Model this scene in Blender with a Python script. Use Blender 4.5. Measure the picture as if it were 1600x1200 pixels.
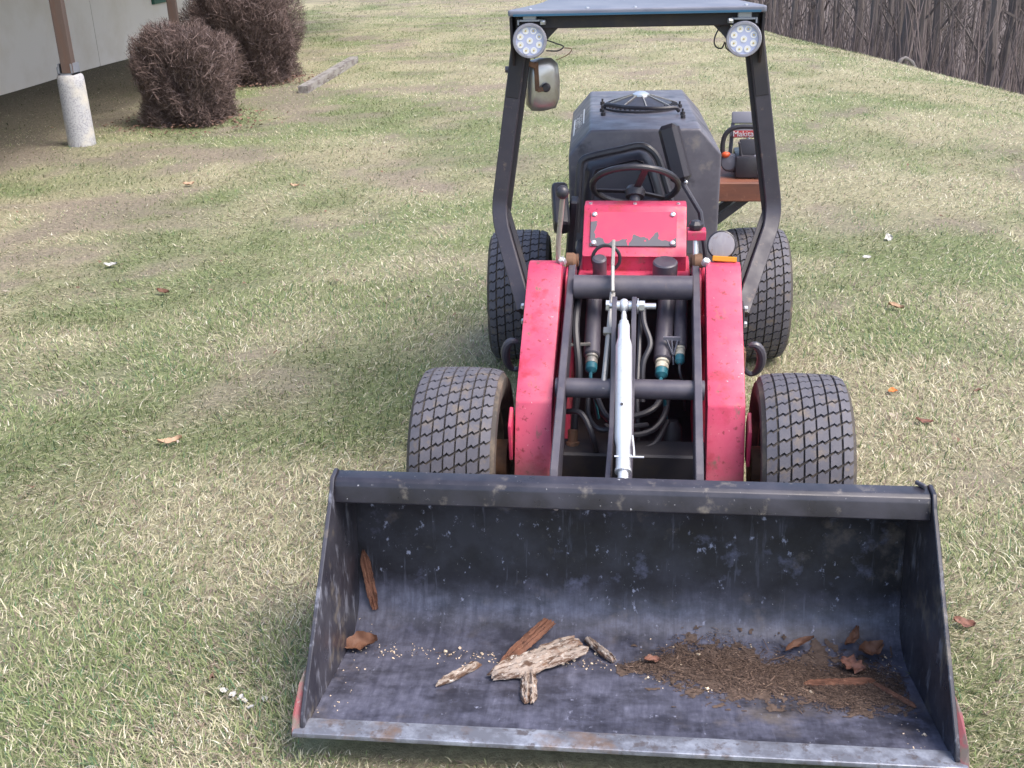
import bpy, bmesh, math, random
import numpy as np
from mathutils import Vector, Matrix, Euler
R = math.radians
PI = math.pi
scene = bpy.context.scene
col = scene.collection
for o in list(bpy.data.objects):
    bpy.data.objects.remove(o)

# ------------------------------------------------------------------ camera
CAM = Vector((0.0604, -2.840, 1.722))
yaw, pitch, roll, fpx = -0.1324, 0.4034, -0.031, 1735.2
fwd = Vector((math.sin(yaw) * math.cos(pitch), math.cos(yaw) * math.cos(pitch), -math.sin(pitch)))
rgt = Vector((math.cos(yaw), -math.sin(yaw), 0))
up = rgt.cross(fwd)
rr = rgt * math.cos(roll) + up * math.sin(roll)
uu = up * math.cos(roll) - rgt * math.sin(roll)
cd = bpy.data.cameras.new('camera')
cam = bpy.data.objects.new('camera', cd)
col.objects.link(cam)
M3 = Matrix((rr, uu, -fwd)).transposed()
cam.matrix_world = Matrix.Translation(CAM) @ M3.to_4x4()
cd.sensor_fit = 'HORIZONTAL'
cd.sensor_width = 36.0
cd.lens = 36.0 * fpx / 1600.0
cd.clip_start = 0.05
cd.clip_end = 2000
scene.camera = cam

# ------------------------------------------------------------------ sky and sun (thin bright haze, sun high on the right)
SUN = Vector((0.60, -0.22, 1.0)).normalized()
w = bpy.data.worlds.new('World')
scene.world = w
w.use_nodes = True
wn = w.node_tree.nodes
bg = wn['Background']
sky = wn.new('ShaderNodeTexSky')
sky.sky_type = 'NISHITA'
sky.sun_disc = False
sky.sun_elevation = math.asin(SUN.z)
sky.sun_rotation = math.atan2(SUN.x, SUN.y)
sky.air_density = 1.0
sky.dust_density = 4.0
sky.ozone_density = 1.5
w.node_tree.links.new(sky.outputs[0], bg.inputs[0])
bg.inputs[1].default_value = 0.15
sl = bpy.data.lights.new('sun', 'SUN')
sl.energy = 1.1
sl.angle = R(36)
sl.color = (1.0, 0.94, 0.89)
so = bpy.data.objects.new('sun', sl)
col.objects.link(so)
so.location = (6, -3, 12)
so.rotation_euler = (-SUN).to_track_quat('-Z', 'Y').to_euler()

scene.view_settings.view_transform = 'Standard'
scene.view_settings.look = 'None'
scene.view_settings.exposure = 1.33
scene.view_settings.gamma = 1.0
scene.view_settings.use_curve_mapping = False
scene.render.engine = 'CYCLES'
scene.render.resolution_x = 1024
scene.render.resolution_y = 768
scene.cycles.max_bounces = 6


# ------------------------------------------------------------------ materials
def mat(name, base, rough=0.5, metal=0.0, spec=0.5, layers=(), bump=None, coat=0.0, rvar=None, alpha=None):
    """layers: (colour, scale, lo, hi, detail, (sx,sy,sz)) noise masks laid over base, in object space."""
    m = bpy.data.materials.new(name)
    m.use_nodes = True
    nt = m.node_tree
    n, l = nt.nodes, nt.links
    b = n['Principled BSDF']
    b.inputs['Roughness'].default_value = rough
    b.inputs['Metallic'].default_value = metal
    b.inputs['Specular IOR Level'].default_value = spec
    b.inputs['Coat Weight'].default_value = coat
    tc = n.new('ShaderNodeTexCoord')
    cur = None
    for i, ly in enumerate(layers):
        c, sc, lo, hi, det, st = ly if len(ly) == 6 else tuple(ly) + ((1, 1, 1),)
        mp = n.new('ShaderNodeMapping')
        mp.inputs['Scale'].default_value = st
        mp.inputs['Location'].default_value = (i * 3.7, i * 1.3, i * 2.1)
        l.new(tc.outputs['Object'], mp.inputs[0])
        nz = n.new('ShaderNodeTexNoise')
        nz.inputs['Scale'].default_value = sc
        nz.inputs['Detail'].default_value = det
        nz.inputs['Roughness'].default_value = 0.65
        l.new(mp.outputs[0], nz.inputs['Vector'])
        mr = n.new('ShaderNodeMapRange')
        mr.inputs[1].default_value = lo
        mr.inputs[2].default_value = hi
        l.new(nz.outputs[0], mr.inputs[0])
        mx = n.new('ShaderNodeMix')
        mx.data_type = 'RGBA'
        l.new(mr.outputs[0], mx.inputs[0])
        if cur is None:
            mx.inputs[6].default_value = (*base, 1)
        else:
            l.new(cur, mx.inputs[6])
        mx.inputs[7].default_value = (*c, 1)
        cur = mx.outputs[2]
    if cur is None:
        b.inputs['Base Color'].default_value = (*base, 1)
    else:
        l.new(cur, b.inputs['Base Color'])
    if bump:
        nz = n.new('ShaderNodeTexNoise')
        nz.inputs['Scale'].default_value = bump[0]
        nz.inputs['Detail'].default_value = 5
        mp = n.new('ShaderNodeMapping')
        mp.inputs['Scale'].default_value = bump[3] if len(bump) > 3 else (1, 1, 1)
        l.new(tc.outputs['Object'], mp.inputs[0])
        l.new(mp.outputs[0], nz.inputs['Vector'])
        bp = n.new('ShaderNodeBump')
        bp.inputs['Strength'].default_value = bump[1]
        bp.inputs['Distance'].default_value = bump[2] if len(bump) > 2 else 0.01
        l.new(nz.outputs[0], bp.inputs['Height'])
        l.new(bp.outputs[0], b.inputs['Normal'])
    if rvar:
        nz = n.new('ShaderNodeTexNoise')
        nz.inputs['Scale'].default_value = rvar[0]
        nz.inputs['Detail'].default_value = 5
        l.new(tc.outputs['Object'], nz.inputs['Vector'])
        mr = n.new('ShaderNodeMapRange')
        mr.inputs[1].default_value = 0.3
        mr.inputs[2].default_value = 0.7
        mr.inputs[3].default_value = rvar[1]
        mr.inputs[4].default_value = rvar[2]
        l.new(nz.outputs[0], mr.inputs[0])
        l.new(mr.outputs[0], b.inputs['Roughness'])
    return m


def attr_mat(name, attr='Col', rough=0.7, spec=0.25, transl=0.0):
    m = bpy.data.materials.new(name)
    m.use_nodes = True
    n, l = m.node_tree.nodes, m.node_tree.links
    b = n['Principled BSDF']
    a = n.new('ShaderNodeAttribute')
    a.attribute_name = attr
    l.new(a.outputs['Color'], b.inputs['Base Color'])
    b.inputs['Roughness'].default_value = rough
    b.inputs['Specular IOR Level'].default_value = spec
    if transl:
        t = n.new('ShaderNodeBsdfTranslucent')
        l.new(a.outputs['Color'], t.inputs['Color'])
        mx = n.new('ShaderNodeMixShader')
        mx.inputs[0].default_value = transl
        l.new(b.outputs[0], mx.inputs[1])
        l.new(t.outputs[0], mx.inputs[2])
        l.new(mx.outputs[0], n['Material Output'].inputs[0])
    return m


RED = (0.52, 0.042, 0.105)
DUST = (0.30, 0.25, 0.20)
M = {}
M['red'] = mat('red_paint', RED, 0.42, layers=[
    ((0.58, 0.085, 0.14), 4, .40, .66, 6), ((0.28, 0.02, 0.04), 60, .60, .68, 5),
    ((0.72, 0.50, 0.50), 95, .69, .73, 6), ((0.20, 0.13, 0.10), 20, .60, .76, 8), ((0.42, 0.05, 0.06), 11, .56, .70, 6)], bump=(300, .05, .002), rvar=(30, .32, .6))
M['red_dirty'] = mat('red_paint_dirty', RED, 0.5, layers=[
    ((0.22, 0.10, 0.07), 14, .48, .70, 6), ((0.65, 0.45, 0.42), 120, .70, .74, 3), (DUST, 30, .60, .8, 5)], rvar=(30, .4, .7))
M['black_steel'] = mat('black_painted_steel', (0.052, 0.049, 0.062), 0.40, spec=.6, layers=[
    ((0.085, 0.078, 0.092), 9, .4, .75, 5), ((0.11, 0.085, 0.07), 40, .62, .78, 6), ((0.26, 0.25, 0.27), 160, .71, .76, 2)],
    bump=(220, .04, .002), rvar=(25, .32, .55))
M['rops'] = mat('black_rollbar_paint', (0.040, 0.037, 0.048), 0.45, spec=.45, layers=[((0.055, 0.050, 0.060), 8, .42, .66, 6), ((0.13, 0.10, 0.085), 40, .60, .72, 6)], rvar=(25, .38, .6))
M['black_bar'] = mat('black_frame_steel', (0.062, 0.056, 0.074), 0.38, spec=.6, layers=[
    ((0.10, 0.09, 0.105), 12, .4, .7, 5), ((0.14, 0.11, 0.09), 45, .62, .78, 6)], rvar=(25, .3, .5))
M['black_dark'] = mat('black_grimy', (0.026, 0.024, 0.029), 0.6, layers=[((0.05, 0.04, 0.032), 12, .5, .75, 6)])
M['rubber'] = mat('black_rubber_hose', (0.034, 0.033, 0.040), 0.45)
M['plastic'] = mat('black_plastic', (0.032, 0.030, 0.038), 0.40, layers=[((0.05, 0.048, 0.055), 14, .5, .75, 5)], rvar=(40, .3, .5))
M['seat'] = mat('black_vinyl', (0.030, 0.027, 0.037), 0.36, layers=[((0.04, 0.036, 0.045), 8, .45, .7, 4)], bump=(90, .08, .003))
M['hood'] = mat('faded_black_plastic', (0.090, 0.086, 0.108), 0.42, spec=.55, layers=[
    ((0.14, 0.135, 0.160), 5, .42, .62, 8), ((0.20, 0.18, 0.17), 17, .57, .78, 7), ((0.040, 0.040, 0.055), 7, .55, .68, 5)],
    bump=(25, .05, .004), rvar=(12, .3, .55))
M['canopy'] = mat('grey_blue_canopy', (0.13, 0.138, 0.175), 0.42, layers=[((0.19, 0.195, 0.23), 6, .4, .7, 4)])
M['blue_edge'] = mat('blue_trim', (0.03, 0.11, 0.19), 0.4)
M['silver'] = mat('zinc_plated_steel', (0.72, 0.74, 0.76), 0.36, metal=.55, layers=[((0.50, 0.50, 0.52), 30, .55, .75, 4)])
M['bolt'] = mat('bright_bolt_steel', (0.70, 0.72, 0.74), 0.3, metal=.8)
M['steel_rod'] = mat('dull_steel_rod', (0.42, 0.40, 0.36), 0.4, metal=.6, layers=[((0.2, 0.14, 0.1), 40, .55, .75, 4)])
M['mirror_back'] = mat('brushed_mirror_shell', (0.50, 0.49, 0.46), 0.33, metal=.75, layers=[((0.32, 0.28, 0.24), 9, .5, .75, 5)])
M['chrome'] = mat('mirror_glass', (0.8, 0.8, 0.82), 0.05, metal=1)
M['rust'] = mat('rusty_steel', (0.17, 0.09, 0.05), 0.75, layers=[((0.08, 0.045, 0.03), 20, .45, .7, 6)])
M['teal'] = mat('teal_fitting', (0.03, 0.16, 0.20), 0.45)
M['white_fit'] = mat('pale_cable_seal', (0.60, 0.56, 0.45), 0.5, layers=[((0.3, 0.25, 0.18), 40, .5, .7, 4)])
M['lamp_body'] = mat('grey_lamp_housing', (0.30, 0.30, 0.34), 0.4, layers=[((0.2, 0.2, 0.23), 30, .5, .7, 3)])
M['lens'] = mat('lamp_lens', (0.50, 0.54, 0.72), 0.14, coat=.6)
M['led'] = mat('led_cup', (0.85, 0.84, 0.80), 0.2)
M['led_chip'] = mat('led_chip', (0.55, 0.45, 0.22), 0.4)
M['disc'] = mat('frosted_lamp_glass', (0.30, 0.28, 0.30), 0.4, layers=[((0.25, 0.20, 0.18), 60, .58, .72, 4), ((0.36, 0.34, 0.35), 70, .5, .7, 2, (1, 1, .05))])
M['amber'] = mat('amber_reflector', (0.60, 0.24, 0.01), 0.3)
M['wood_red'] = mat('weathered_brown_board', (0.20, 0.075, 0.045), 0.6, layers=[((0.12, 0.05, 0.035), 20, .45, .7, 5, (.2, 1, 1)), ((0.30, 0.14, 0.09), 50, .6, .75, 4)])
M['orange'] = mat('orange_plastic', (0.65, 0.10, 0.03), 0.4)
M['grey_plastic'] = mat('grey_plastic', (0.16, 0.16, 0.19), 0.4)
M['white'] = mat('white_print', (0.75, 0.75, 0.75), 0.5)
M['red_print'] = mat('red_print', (0.42, 0.04, 0.045), 0.5)
M['tyre_side'] = mat('tyre_carcass', (0.070, 0.062, 0.056), 0.85, spec=.3, layers=[((0.17, 0.135, 0.10), 12, .52, .70, 7), ((0.20, 0.18, 0.14), 60, .60, .75, 4)], bump=(120, .2, .002))
M['tyre_block'] = mat('tyre_tread_rubber', (0.088, 0.086, 0.102), 0.66, spec=.4, layers=[((0.115, 0.11, 0.125), 22, .42, .7, 6), ((0.17, 0.135, 0.10), 20, .55, .72, 7)], bump=(180, .2, .002))
M['rim'] = mat('muddy_rim', (0.20, 0.17, 0.13), 0.75, layers=[((0.10, 0.075, 0.055), 14, .45, .7, 6), ((0.33, 0.29, 0.22), 50, .6, .8, 4)])
# bucket: black paint, worn, dusty, scratched
M['bucket'] = mat('worn_black_bucket_paint', (0.011, 0.011, 0.016), 0.40, spec=.5, layers=[
    ((0.030, 0.031, 0.043), 5, .44, .60, 7), ((0.085, 0.09, 0.135), 13, .58, .68, 10), ((0.075, 0.08, 0.108), 60, .60, .72, 6, (1, .10, .10)),
    ((0.30, 0.32, 0.42), 50, .625, .69, 10, (1, .7, .7)), ((0.14, 0.115, 0.10), 7, .60, .76, 8), ((0.50, 0.50, 0.50), 120, .69, .73, 6)],
    bump=(60, .06, .004), rvar=(14, .30, .55))


def add_low_tone(m, low_cols, z0, z1):
    """mixes two further tones in towards the bottom, broken up by noise"""
    n, l = m.node_tree.nodes, m.node_tree.links
    b = n['Principled BSDF']
    src = b.inputs['Base Color'].links[0].from_socket
    tc = [x for x in n if x.type == 'TEX_COORD'][0]
    sp = n.new('ShaderNodeSeparateXYZ')
    l.new(tc.outputs['Object'], sp.inputs[0])

    def noise(scale, st=(1, 1, 1), det=6):
        mp = n.new('ShaderNodeMapping')
        mp.inputs['Scale'].default_value = st
        l.new(tc.outputs['Object'], mp.inputs[0])
        q = n.new('ShaderNodeTexNoise')
        q.inputs['Scale'].default_value = scale
        q.inputs['Detail'].default_value = det
        q.inputs['Roughness'].default_value = .7
        l.new(mp.outputs[0], q.inputs['Vector'])
        return q.outputs[0]

    def mth(op, *a):
        q = n.new('ShaderNodeMath')
        q.operation = op
        for i, v in enumerate(a):
            if isinstance(v, (int, float)):
                q.inputs[i].default_value = v
            else:
                l.new(v, q.inputs[i])
        return q.outputs[0]

    def rng(v, a, b_, c=0, d=1):
        q = n.new('ShaderNodeMapRange')
        for k, w_ in zip((1, 2, 3, 4), (a, b_, c, d)):
            q.inputs[k].default_value = w_
        l.new(v, q.inputs[0])
        return q.outputs[0]
    zz = mth('ADD', sp.outputs[2], mth('MULTIPLY', mth('SUBTRACT', noise(7), .5), .16))
    mask = rng(zz, z1, z0)
    # uneven: streaks, with patches of the base colour left
    mask = mth('MULTIPLY', mask, rng(noise(6, (1, 1.6, 1.6), 10), .40, .58, .25, 1))
    wc = n.new('ShaderNodeMix')
    wc.data_type = 'RGBA'
    l.new(mth('MULTIPLY', rng(noise(70, (1, .12, .12), 6), .22, .72), rng(noise(34, (1, 1, 1), 10), .36, .62, .45, 1)), wc.inputs[0])
    wc.inputs[6].default_value = (*low_cols[0], 1)
    wc.inputs[7].default_value = (*low_cols[1], 1)
    dc = n.new('ShaderNodeMix')
    dc.data_type = 'RGBA'
    l.new(rng(noise(3.3, (1, 1, 1), 8), .56, .74), dc.inputs[0])
    l.new(wc.outputs[2], dc.inputs[6])
    dc.inputs[7].default_value = (.17, .145, .125, 1)
    mx = n.new('ShaderNodeMix')
    mx.data_type = 'RGBA'
    l.new(mask, mx.inputs[0])
    l.new(src, mx.inputs[6])
    l.new(dc.outputs[2], mx.inputs[7])
    l.new(mx.outputs[2], b.inputs['Base Color'])


add_low_tone(M['bucket'], ((.048, .050, .076), (.165, .172, .235)), .07, .15)  # paler blue-grey tones on the floor and lower curve
M['red_arm'] = mat('faded_red_arm_paint', RED, 0.45, layers=[
    ((0.57, 0.095, 0.155), 3.5, .38, .62, 7), ((0.40, 0.03, 0.06), 9, .54, .66, 7), ((0.26, 0.03, 0.045), 55, .595, .66, 6),
    ((0.74, 0.56, 0.56), 85, .675, .71, 8), ((0.17, 0.11, 0.085), 30, .60, .70, 9, (1, .5, .5))], bump=(200, .06, .002), rvar=(22, .34, .62))
add_low_tone(M['red_arm'], ((.13, .085, .062), (.22, .15, .11)), .20, .36)
M['bucket_side'] = mat('scraped_black_side_plate', (0.026, 0.025, 0.034), 0.36, spec=.6, layers=[
    ((0.055, 0.053, 0.066), 6, .42, .66, 7), ((0.16, 0.165, 0.20), 30, .56, .66, 8, (1, 1, .4)),
    ((0.19, 0.16, 0.12), 8, .57, .72, 8)], bump=(60, .06, .004), rvar=(14, .26, .5))
M['bucket_beam'] = mat('scuffed_black_beam', (0.020, 0.019, 0.027), 0.30, spec=.6, layers=[
    ((0.040, 0.038, 0.052), 7, .42, .66, 7), ((0.17, 0.15, 0.13), 14, .585, .70, 8), ((0.45, 0.45, 0.47), 90, .67, .72, 7)], bump=(60, .05, .004), rvar=(14, .25, .5))
M['cut_edge'] = mat('worn_cutting_edge', (0.17, 0.18, 0.215), 0.42, metal=.3, layers=[
    ((0.34, 0.37, 0.44), 16, .44, .64, 8), ((0.13, 0.12, 0.13), 38, .54, .64, 8), ((0.22, 0.15, 0.11), 8, .56, .72, 7)], rvar=(30, .25, .5))
M['cutter'] = mat('side_cutter_paint', (0.24, 0.065, 0.075), 0.65, layers=[((0.13, 0.105, 0.09), 22, .42, .56, 7), ((0.28, 0.25, 0.25), 45, .58, .70, 5)])
M['bark'] = mat('grey_bark', (0.33, 0.275, 0.235), 0.9, spec=.2, layers=[((0.10, 0.062, 0.045), 85, .48, .58, 6, (.22, 1, 1)), ((0.50, 0.46, 0.42), 120, .56, .66, 5, (.5, 1, 1)), ((0.20, 0.115, 0.075), 16, .54, .68, 4)], bump=(110, .9, .006, (.3, 1, 1)))
M['inner_bark'] = mat('brown_inner_bark', (0.17, 0.075, 0.045), 0.85, layers=[((0.09, 0.04, 0.025), 40, .45, .7, 5), ((0.30, 0.17, 0.10), 80, .62, .75, 4)])
M['leaf_brown'] = mat('dry_brown_leaf', (0.145, 0.068, 0.040), 0.7, layers=[((0.11, 0.05, 0.03), 60, .45, .7, 5)])
M['leaf_tan'] = mat('dry_tan_leaf', (0.42, 0.285, 0.185), 0.7, layers=[((0.28, 0.17, 0.10), 60, .5, .7, 5)])
M['leaf_red'] = mat('dry_reddish_leaf', (0.20, 0.088, 0.060), 0.7, layers=[((0.11, 0.05, 0.035), 70, .48, .62, 5)])
M['leaf_orange'] = mat('orange_leaf', (0.55, 0.18, 0.04), 0.7)
M['petal'] = mat('white_scrap', (0.46, 0.45, 0.42), 0.6)
M['chip'] = mat('pale_wood_chip', (0.62, 0.50, 0.36), 0.7)
M['mulch'] = mat('shredded_bark_mulch', (0.105, 0.060, 0.040), 0.9, spec=.2, layers=[((0.22, 0.14, 0.095), 50, .48, .7, 5), ((0.05, 0.03, 0.022), 26, .55, .72, 4)])
M['concrete'] = mat('cast_concrete', (0.42, 0.42, 0.43), 0.9, spec=.2, layers=[((0.27, 0.27, 0.285), 75, .48, .60, 6), ((0.52, 0.49, 0.42), 4, .5, .7, 3)], bump=(90, .5, .006))
M['galv'] = mat('galvanised_bracket', (0.35, 0.37, 0.42), 0.4, metal=.6)
M['post_wood'] = mat('brown_timber', (0.082, 0.056, 0.046), 0.75, layers=[((0.09, 0.05, 0.035), 18, .45, .7, 6, (1, 1, .08)), ((0.24, 0.16, 0.12), 30, .58, .75, 5, (1, 1, .1))], bump=(60, .3, .003, (1, 1, .06)))
M['plank'] = mat('weathered_grey_timber', (0.25, 0.235, 0.215), 0.85, layers=[((0.13, 0.11, 0.10), 16, .46, .60, 6, (1, .3, 1)), ((0.46, 0.45, 0.43), 40, .6, .75, 5, (1, .1, 1))], bump=(60, .4, .004, (1, .06, 1)))
M['siding'] = mat('cream_panel_siding', (0.66, 0.62, 0.55), 0.7, layers=[((0.58, 0.53, 0.44), 1.6, .45, .75, 5)])
M['trim_green'] = mat('dark_green_trim', (0.015, 0.09, 0.065), 0.4)
M['glass'] = mat('window_glass', (0.05, 0.06, 0.07), 0.05)
M['roofing'] = mat('dark_roofing', (0.06, 0.055, 0.05), 0.9)
M['soffit'] = mat('brown_soffit', (0.13, 0.09, 0.065), 0.8)
M['tree_bark'] = mat('grey_brown_tree_bark', (0.165, 0.145, 0.134), 0.95, spec=.1, layers=[((0.135, 0.117, 0.108), 6, .42, .66, 6, (1, 1, .12)), ((0.19, 0.17, 0.165), 11, .58, .78, 5, (1, 1, .2))], bump=(20, .5, .03, (1, 1, .1)))
M['twig'] = attr_mat('shrub_twig', rough=.85, spec=.15)
M['grass'] = attr_mat('grass_blades', rough=.6, spec=.25, transl=.22)
M['litter_floor'] = mat('leaf_litter_floor', (0.150, 0.126, 0.114), 0.95, spec=.1, layers=[((0.12, 0.10, 0.092), 1.5, .4, .7, 8), ((0.14, 0.115, 0.102), 5, .52, .72, 6)], bump=(5, .6, .1))


def lawn_material():
    m = bpy.data.materials.new('lawn_thatch')
    m.use_nodes = True
    n, l = m.node_tree.nodes, m.node_tree.links
    b = n['Principled BSDF']
    b.inputs['Roughness'].default_value = .95
    b.inputs['Specular IOR Level'].default_value = .1
    a = n.new('ShaderNodeAttribute')
    a.attribute_name = 'Col'
    tc = n.new('ShaderNodeTexCoord')
    nz = n.new('ShaderNodeTexNoise')
    nz.inputs['Scale'].default_value = 38
    nz.inputs['Detail'].default_value = 8
    nz.inputs['Roughness'].default_value = .75
    l.new(tc.outputs['Object'], nz.inputs['Vector'])
    mr = n.new('ShaderNodeMapRange')
    mr.inputs[1].default_value = .3
    mr.inputs[2].default_value = .72
    mr.inputs[3].default_value = .60
    mr.inputs[4].default_value = 1.35
    l.new(nz.outputs[0], mr.inputs[0])
    mx = n.new('ShaderNodeVectorMath')
    mx.operation = 'SCALE'
    l.new(a.outputs['Color'], mx.inputs[0])
    l.new(mr.outputs[0], mx.inputs['Scale'])
    l.new(mx.outputs[0], b.inputs['Base Color'])
    bp = n.new('ShaderNodeBump')
    bp.inputs['Strength'].default_value = .7
    bp.inputs['Distance'].default_value = .03
    l.new(nz.outputs[0], bp.inputs['Height'])
    l.new(bp.outputs[0], b.inputs['Normal'])
    return m


M['lawn'] = lawn_material()


def chipped_plate_material():
    """red cover plate whose paint has flaked off to grey primer along the lower and left edges"""
    m = mat('chipped_red_plate', RED, .4, layers=[((0.64, 0.06, 0.11), 7, .45, .75, 4), ((0.24, 0.02, 0.04), 90, .68, .74, 4)], rvar=(30, .3, .5))
    n, l = m.node_tree.nodes, m.node_tree.links
    b = n['Principled BSDF']
    src = b.inputs['Base Color'].links[0].from_socket
    tc = [x for x in n if x.type == 'TEX_COORD'][0]
    sp = n.new('ShaderNodeSeparateXYZ')
    l.new(tc.outputs['Object'], sp.inputs[0])
    nz = n.new('ShaderNodeTexNoise')
    nz.inputs['Scale'].default_value = 19
    nz.inputs['Detail'].default_value = 2.5
    l.new(tc.outputs['Object'], nz.inputs['Vector'])

    def math_(op, a, bb):
        q = n.new('ShaderNodeMath')
        q.operation = op
        for i, v in enumerate((a, bb)):
            if isinstance(v, (int, float)):
                q.inputs[i].default_value = v
            else:
                l.new(v, q.inputs[i])
        return q.outputs[0]
    # distance up from lower edge (y local) -> flaking where noise beats it
    up_ = math_('MULTIPLY', math_('ADD', sp.outputs[1], .0595), 8.5)
    left = math_('MULTIPLY', math_('ADD', sp.outputs[0], .133), 5.2)
    e1 = math_('GREATER_THAN', math_('SUBTRACT', nz.outputs[0], up_), .33)
    e2 = math_('GREATER_THAN', math_('SUBTRACT', nz.outputs[0], left), .50)
    e3 = math_('GREATER_THAN', nz.outputs[0], .74)
    e = math_('MAXIMUM', math_('MAXIMUM', e1, e2), e3)
    mx = n.new('ShaderNodeMix')
    mx.data_type = 'RGBA'
    l.new(e, mx.inputs[0])
    l.new(src, mx.inputs[6])
    mx.inputs[7].default_value = (0.105, 0.10, 0.115, 1)
    l.new(mx.outputs[2], b.inputs['Base Color'])
    return m


M['chipped'] = chipped_plate_material()


# ------------------------------------------------------------------ geometry helpers
class G:
    def __init__(s):
        s.V, s.F, s.I = [], [], []
        s.mi = 0

    def add(s, V, F):
        b = len(s.V)
        s.V += [tuple(v) for v in V]
        for f in F:
            s.F.append(tuple(i + b for i in f))
            s.I.append(s.mi)
        return s

    def bm(s, bm, mtx=None):
        if mtx:
            bmesh.ops.transform(bm, matrix=mtx, verts=bm.verts)
        bm.verts.index_update()
        s.add([v.co[:] for v in bm.verts], [[v.index for v in f.verts] for f in bm.faces])
        bm.free()
        return s

    def box(s, c, size, rot=(0, 0, 0), bev=0.0, seg=1):
        b = bmesh.new()
        bmesh.ops.create_cube(b, size=1)
        bmesh.ops.scale(b, vec=size, verts=b.verts)
        if bev:
            bmesh.ops.bevel(b, geom=list(b.edges), offset=bev, segments=seg, affect='EDGES', profile=.6)
        return s.bm(b, Matrix.Translation(c) @ Euler(rot).to_matrix().to_4x4())

    def boxm(s, mtx, size, bev=0.0, seg=1):
        b = bmesh.new()
        bmesh.ops.create_cube(b, size=1)
        bmesh.ops.scale(b, vec=size, verts=b.verts)
        if bev:
            bmesh.ops.bevel(b, geom=list(b.edges), offset=bev, segments=seg, affect='EDGES', profile=.6)
        return s.bm(b, mtx)

    def bar(s, a, b_, wx, wz, bev=0.0, upv=(0, 0, 1)):
        """box from a to b with section wx (sideways) by wz"""
        a, b_ = Vector(a), Vector(b_)
        d = (b_ - a)
        L = d.length
        d.normalize()
        x = d.cross(Vector(upv))
        if x.length < 1e-4:
            x = d.cross(Vector((0, 1, 0)))
        x.normalize()
        z = x.cross(d)
        m = Matrix((x, d, z)).transposed().to_4x4()
        return s.boxm(Matrix.Translation((a + b_) / 2) @ m, (wx, L, wz), bev)

    def prism(s, poly, a, b, axis='x', bev=0.0, seg=1):
        """poly in the other two axes (y,z)/(x,z)/(x,y), extruded a..b along axis"""
        bm_ = bmesh.new()

        def p(u, v, t):
            return {'x': (t, u, v), 'y': (u, t, v), 'z': (u, v, t)}[axis]
        v0 = [bm_.verts.new(p(u, v, a)) for u, v in poly]
        v1 = [bm_.verts.new(p(u, v, b)) for u, v in poly]
        n = len(poly)
        bm_.faces.new(v0)
        bm_.faces.new(v1[::-1])
        for i in range(n):
            bm_.faces.new((v0[(i + 1) % n], v0[i], v1[i], v1[(i + 1) % n]))
        bmesh.ops.recalc_face_normals(bm_, faces=bm_.faces)
        if bev:
            bmesh.ops.bevel(bm_, geom=list(bm_.edges), offset=bev, segments=seg, affect='EDGES', profile=.6)
        return s.bm(bm_)

    def tube(s, pts, r, n=10, closed=False):
        P = [Vector(p) for p in pts]
        k = len(P)
        rs = r if isinstance(r, (list, tuple)) else [r] * k
        V, F = [], []
        nrm = None
        for i in range(k):
            if closed:
                d = P[(i + 1) % k] - P[i - 1]
            else:
                d = P[min(i + 1, k - 1)] - P[max(i - 1, 0)]
            d.normalize()
            if nrm is None:
                nrm = d.orthogonal().normalized()
            nrm = (nrm - d * nrm.dot(d))
            if nrm.length < 1e-6:
                nrm = d.orthogonal()
            nrm.normalize()
            bn = d.cross(nrm)
            for j in range(n):
                a = 2 * PI * j / n
                V.append(P[i] + (nrm * math.cos(a) + bn * math.sin(a)) * rs[i])
        m = k if closed else k - 1
        for i in range(m):
            for j in range(n):
                a, b_ = i * n + j, i * n + (j + 1) % n
                c, d_ = ((i + 1) % k) * n + (j + 1) % n, ((i + 1) % k) * n + j
                F.append((a, b_, c, d_))
        if not closed:
            F.append(tuple(range(n))[::-1])
            F.append(tuple((k - 1) * n + j for j in range(n)))
        return s.add(V, F)

    def lathe(s, prof, c=(0, 0, 0), axis=(0, 0, 1), n=20):
        """prof: (radius, height along axis)"""
        q = Vector((0, 0, 1)).rotation_difference(Vector(axis).normalized())
        c = Vector(c)
        V, F = [], []
        for r, h in prof:
            for j in range(n):
                a = 2 * PI * j / n
                V.append(c + q @ Vector((r * math.cos(a), r * math.sin(a), h)))
        for i in range(len(prof) - 1):
            for j in range(n):
                F.append((i * n + j, i * n + (j + 1) % n, (i + 1) * n + (j + 1) % n, (i + 1) * n + j))
        if prof[0][0] > 1e-5:
            F.append(tuple(range(n))[::-1])
        if prof[-1][0] > 1e-5:
            F.append(tuple((len(prof) - 1) * n + j for j in range(n)))
        return s.add(V, F)

    def bolt(s, c, axis, r, h, n=6):
        return s.lathe([(r, 0), (r, h * .8), (r * .82, h)], c, axis, n)

    def ball(s, c, r, sc=(1, 1, 1), n=2):
        b = bmesh.new()
        bmesh.ops.create_icosphere(b, subdivisions=n, radius=r)
        bmesh.ops.scale(b, vec=sc, verts=b.verts)
        return s.bm(b, Matrix.Translation(c))

    def xf(s, mtx):
        s.V = [tuple(mtx @ Vector(v)) for v in s.V]
        return s

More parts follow.
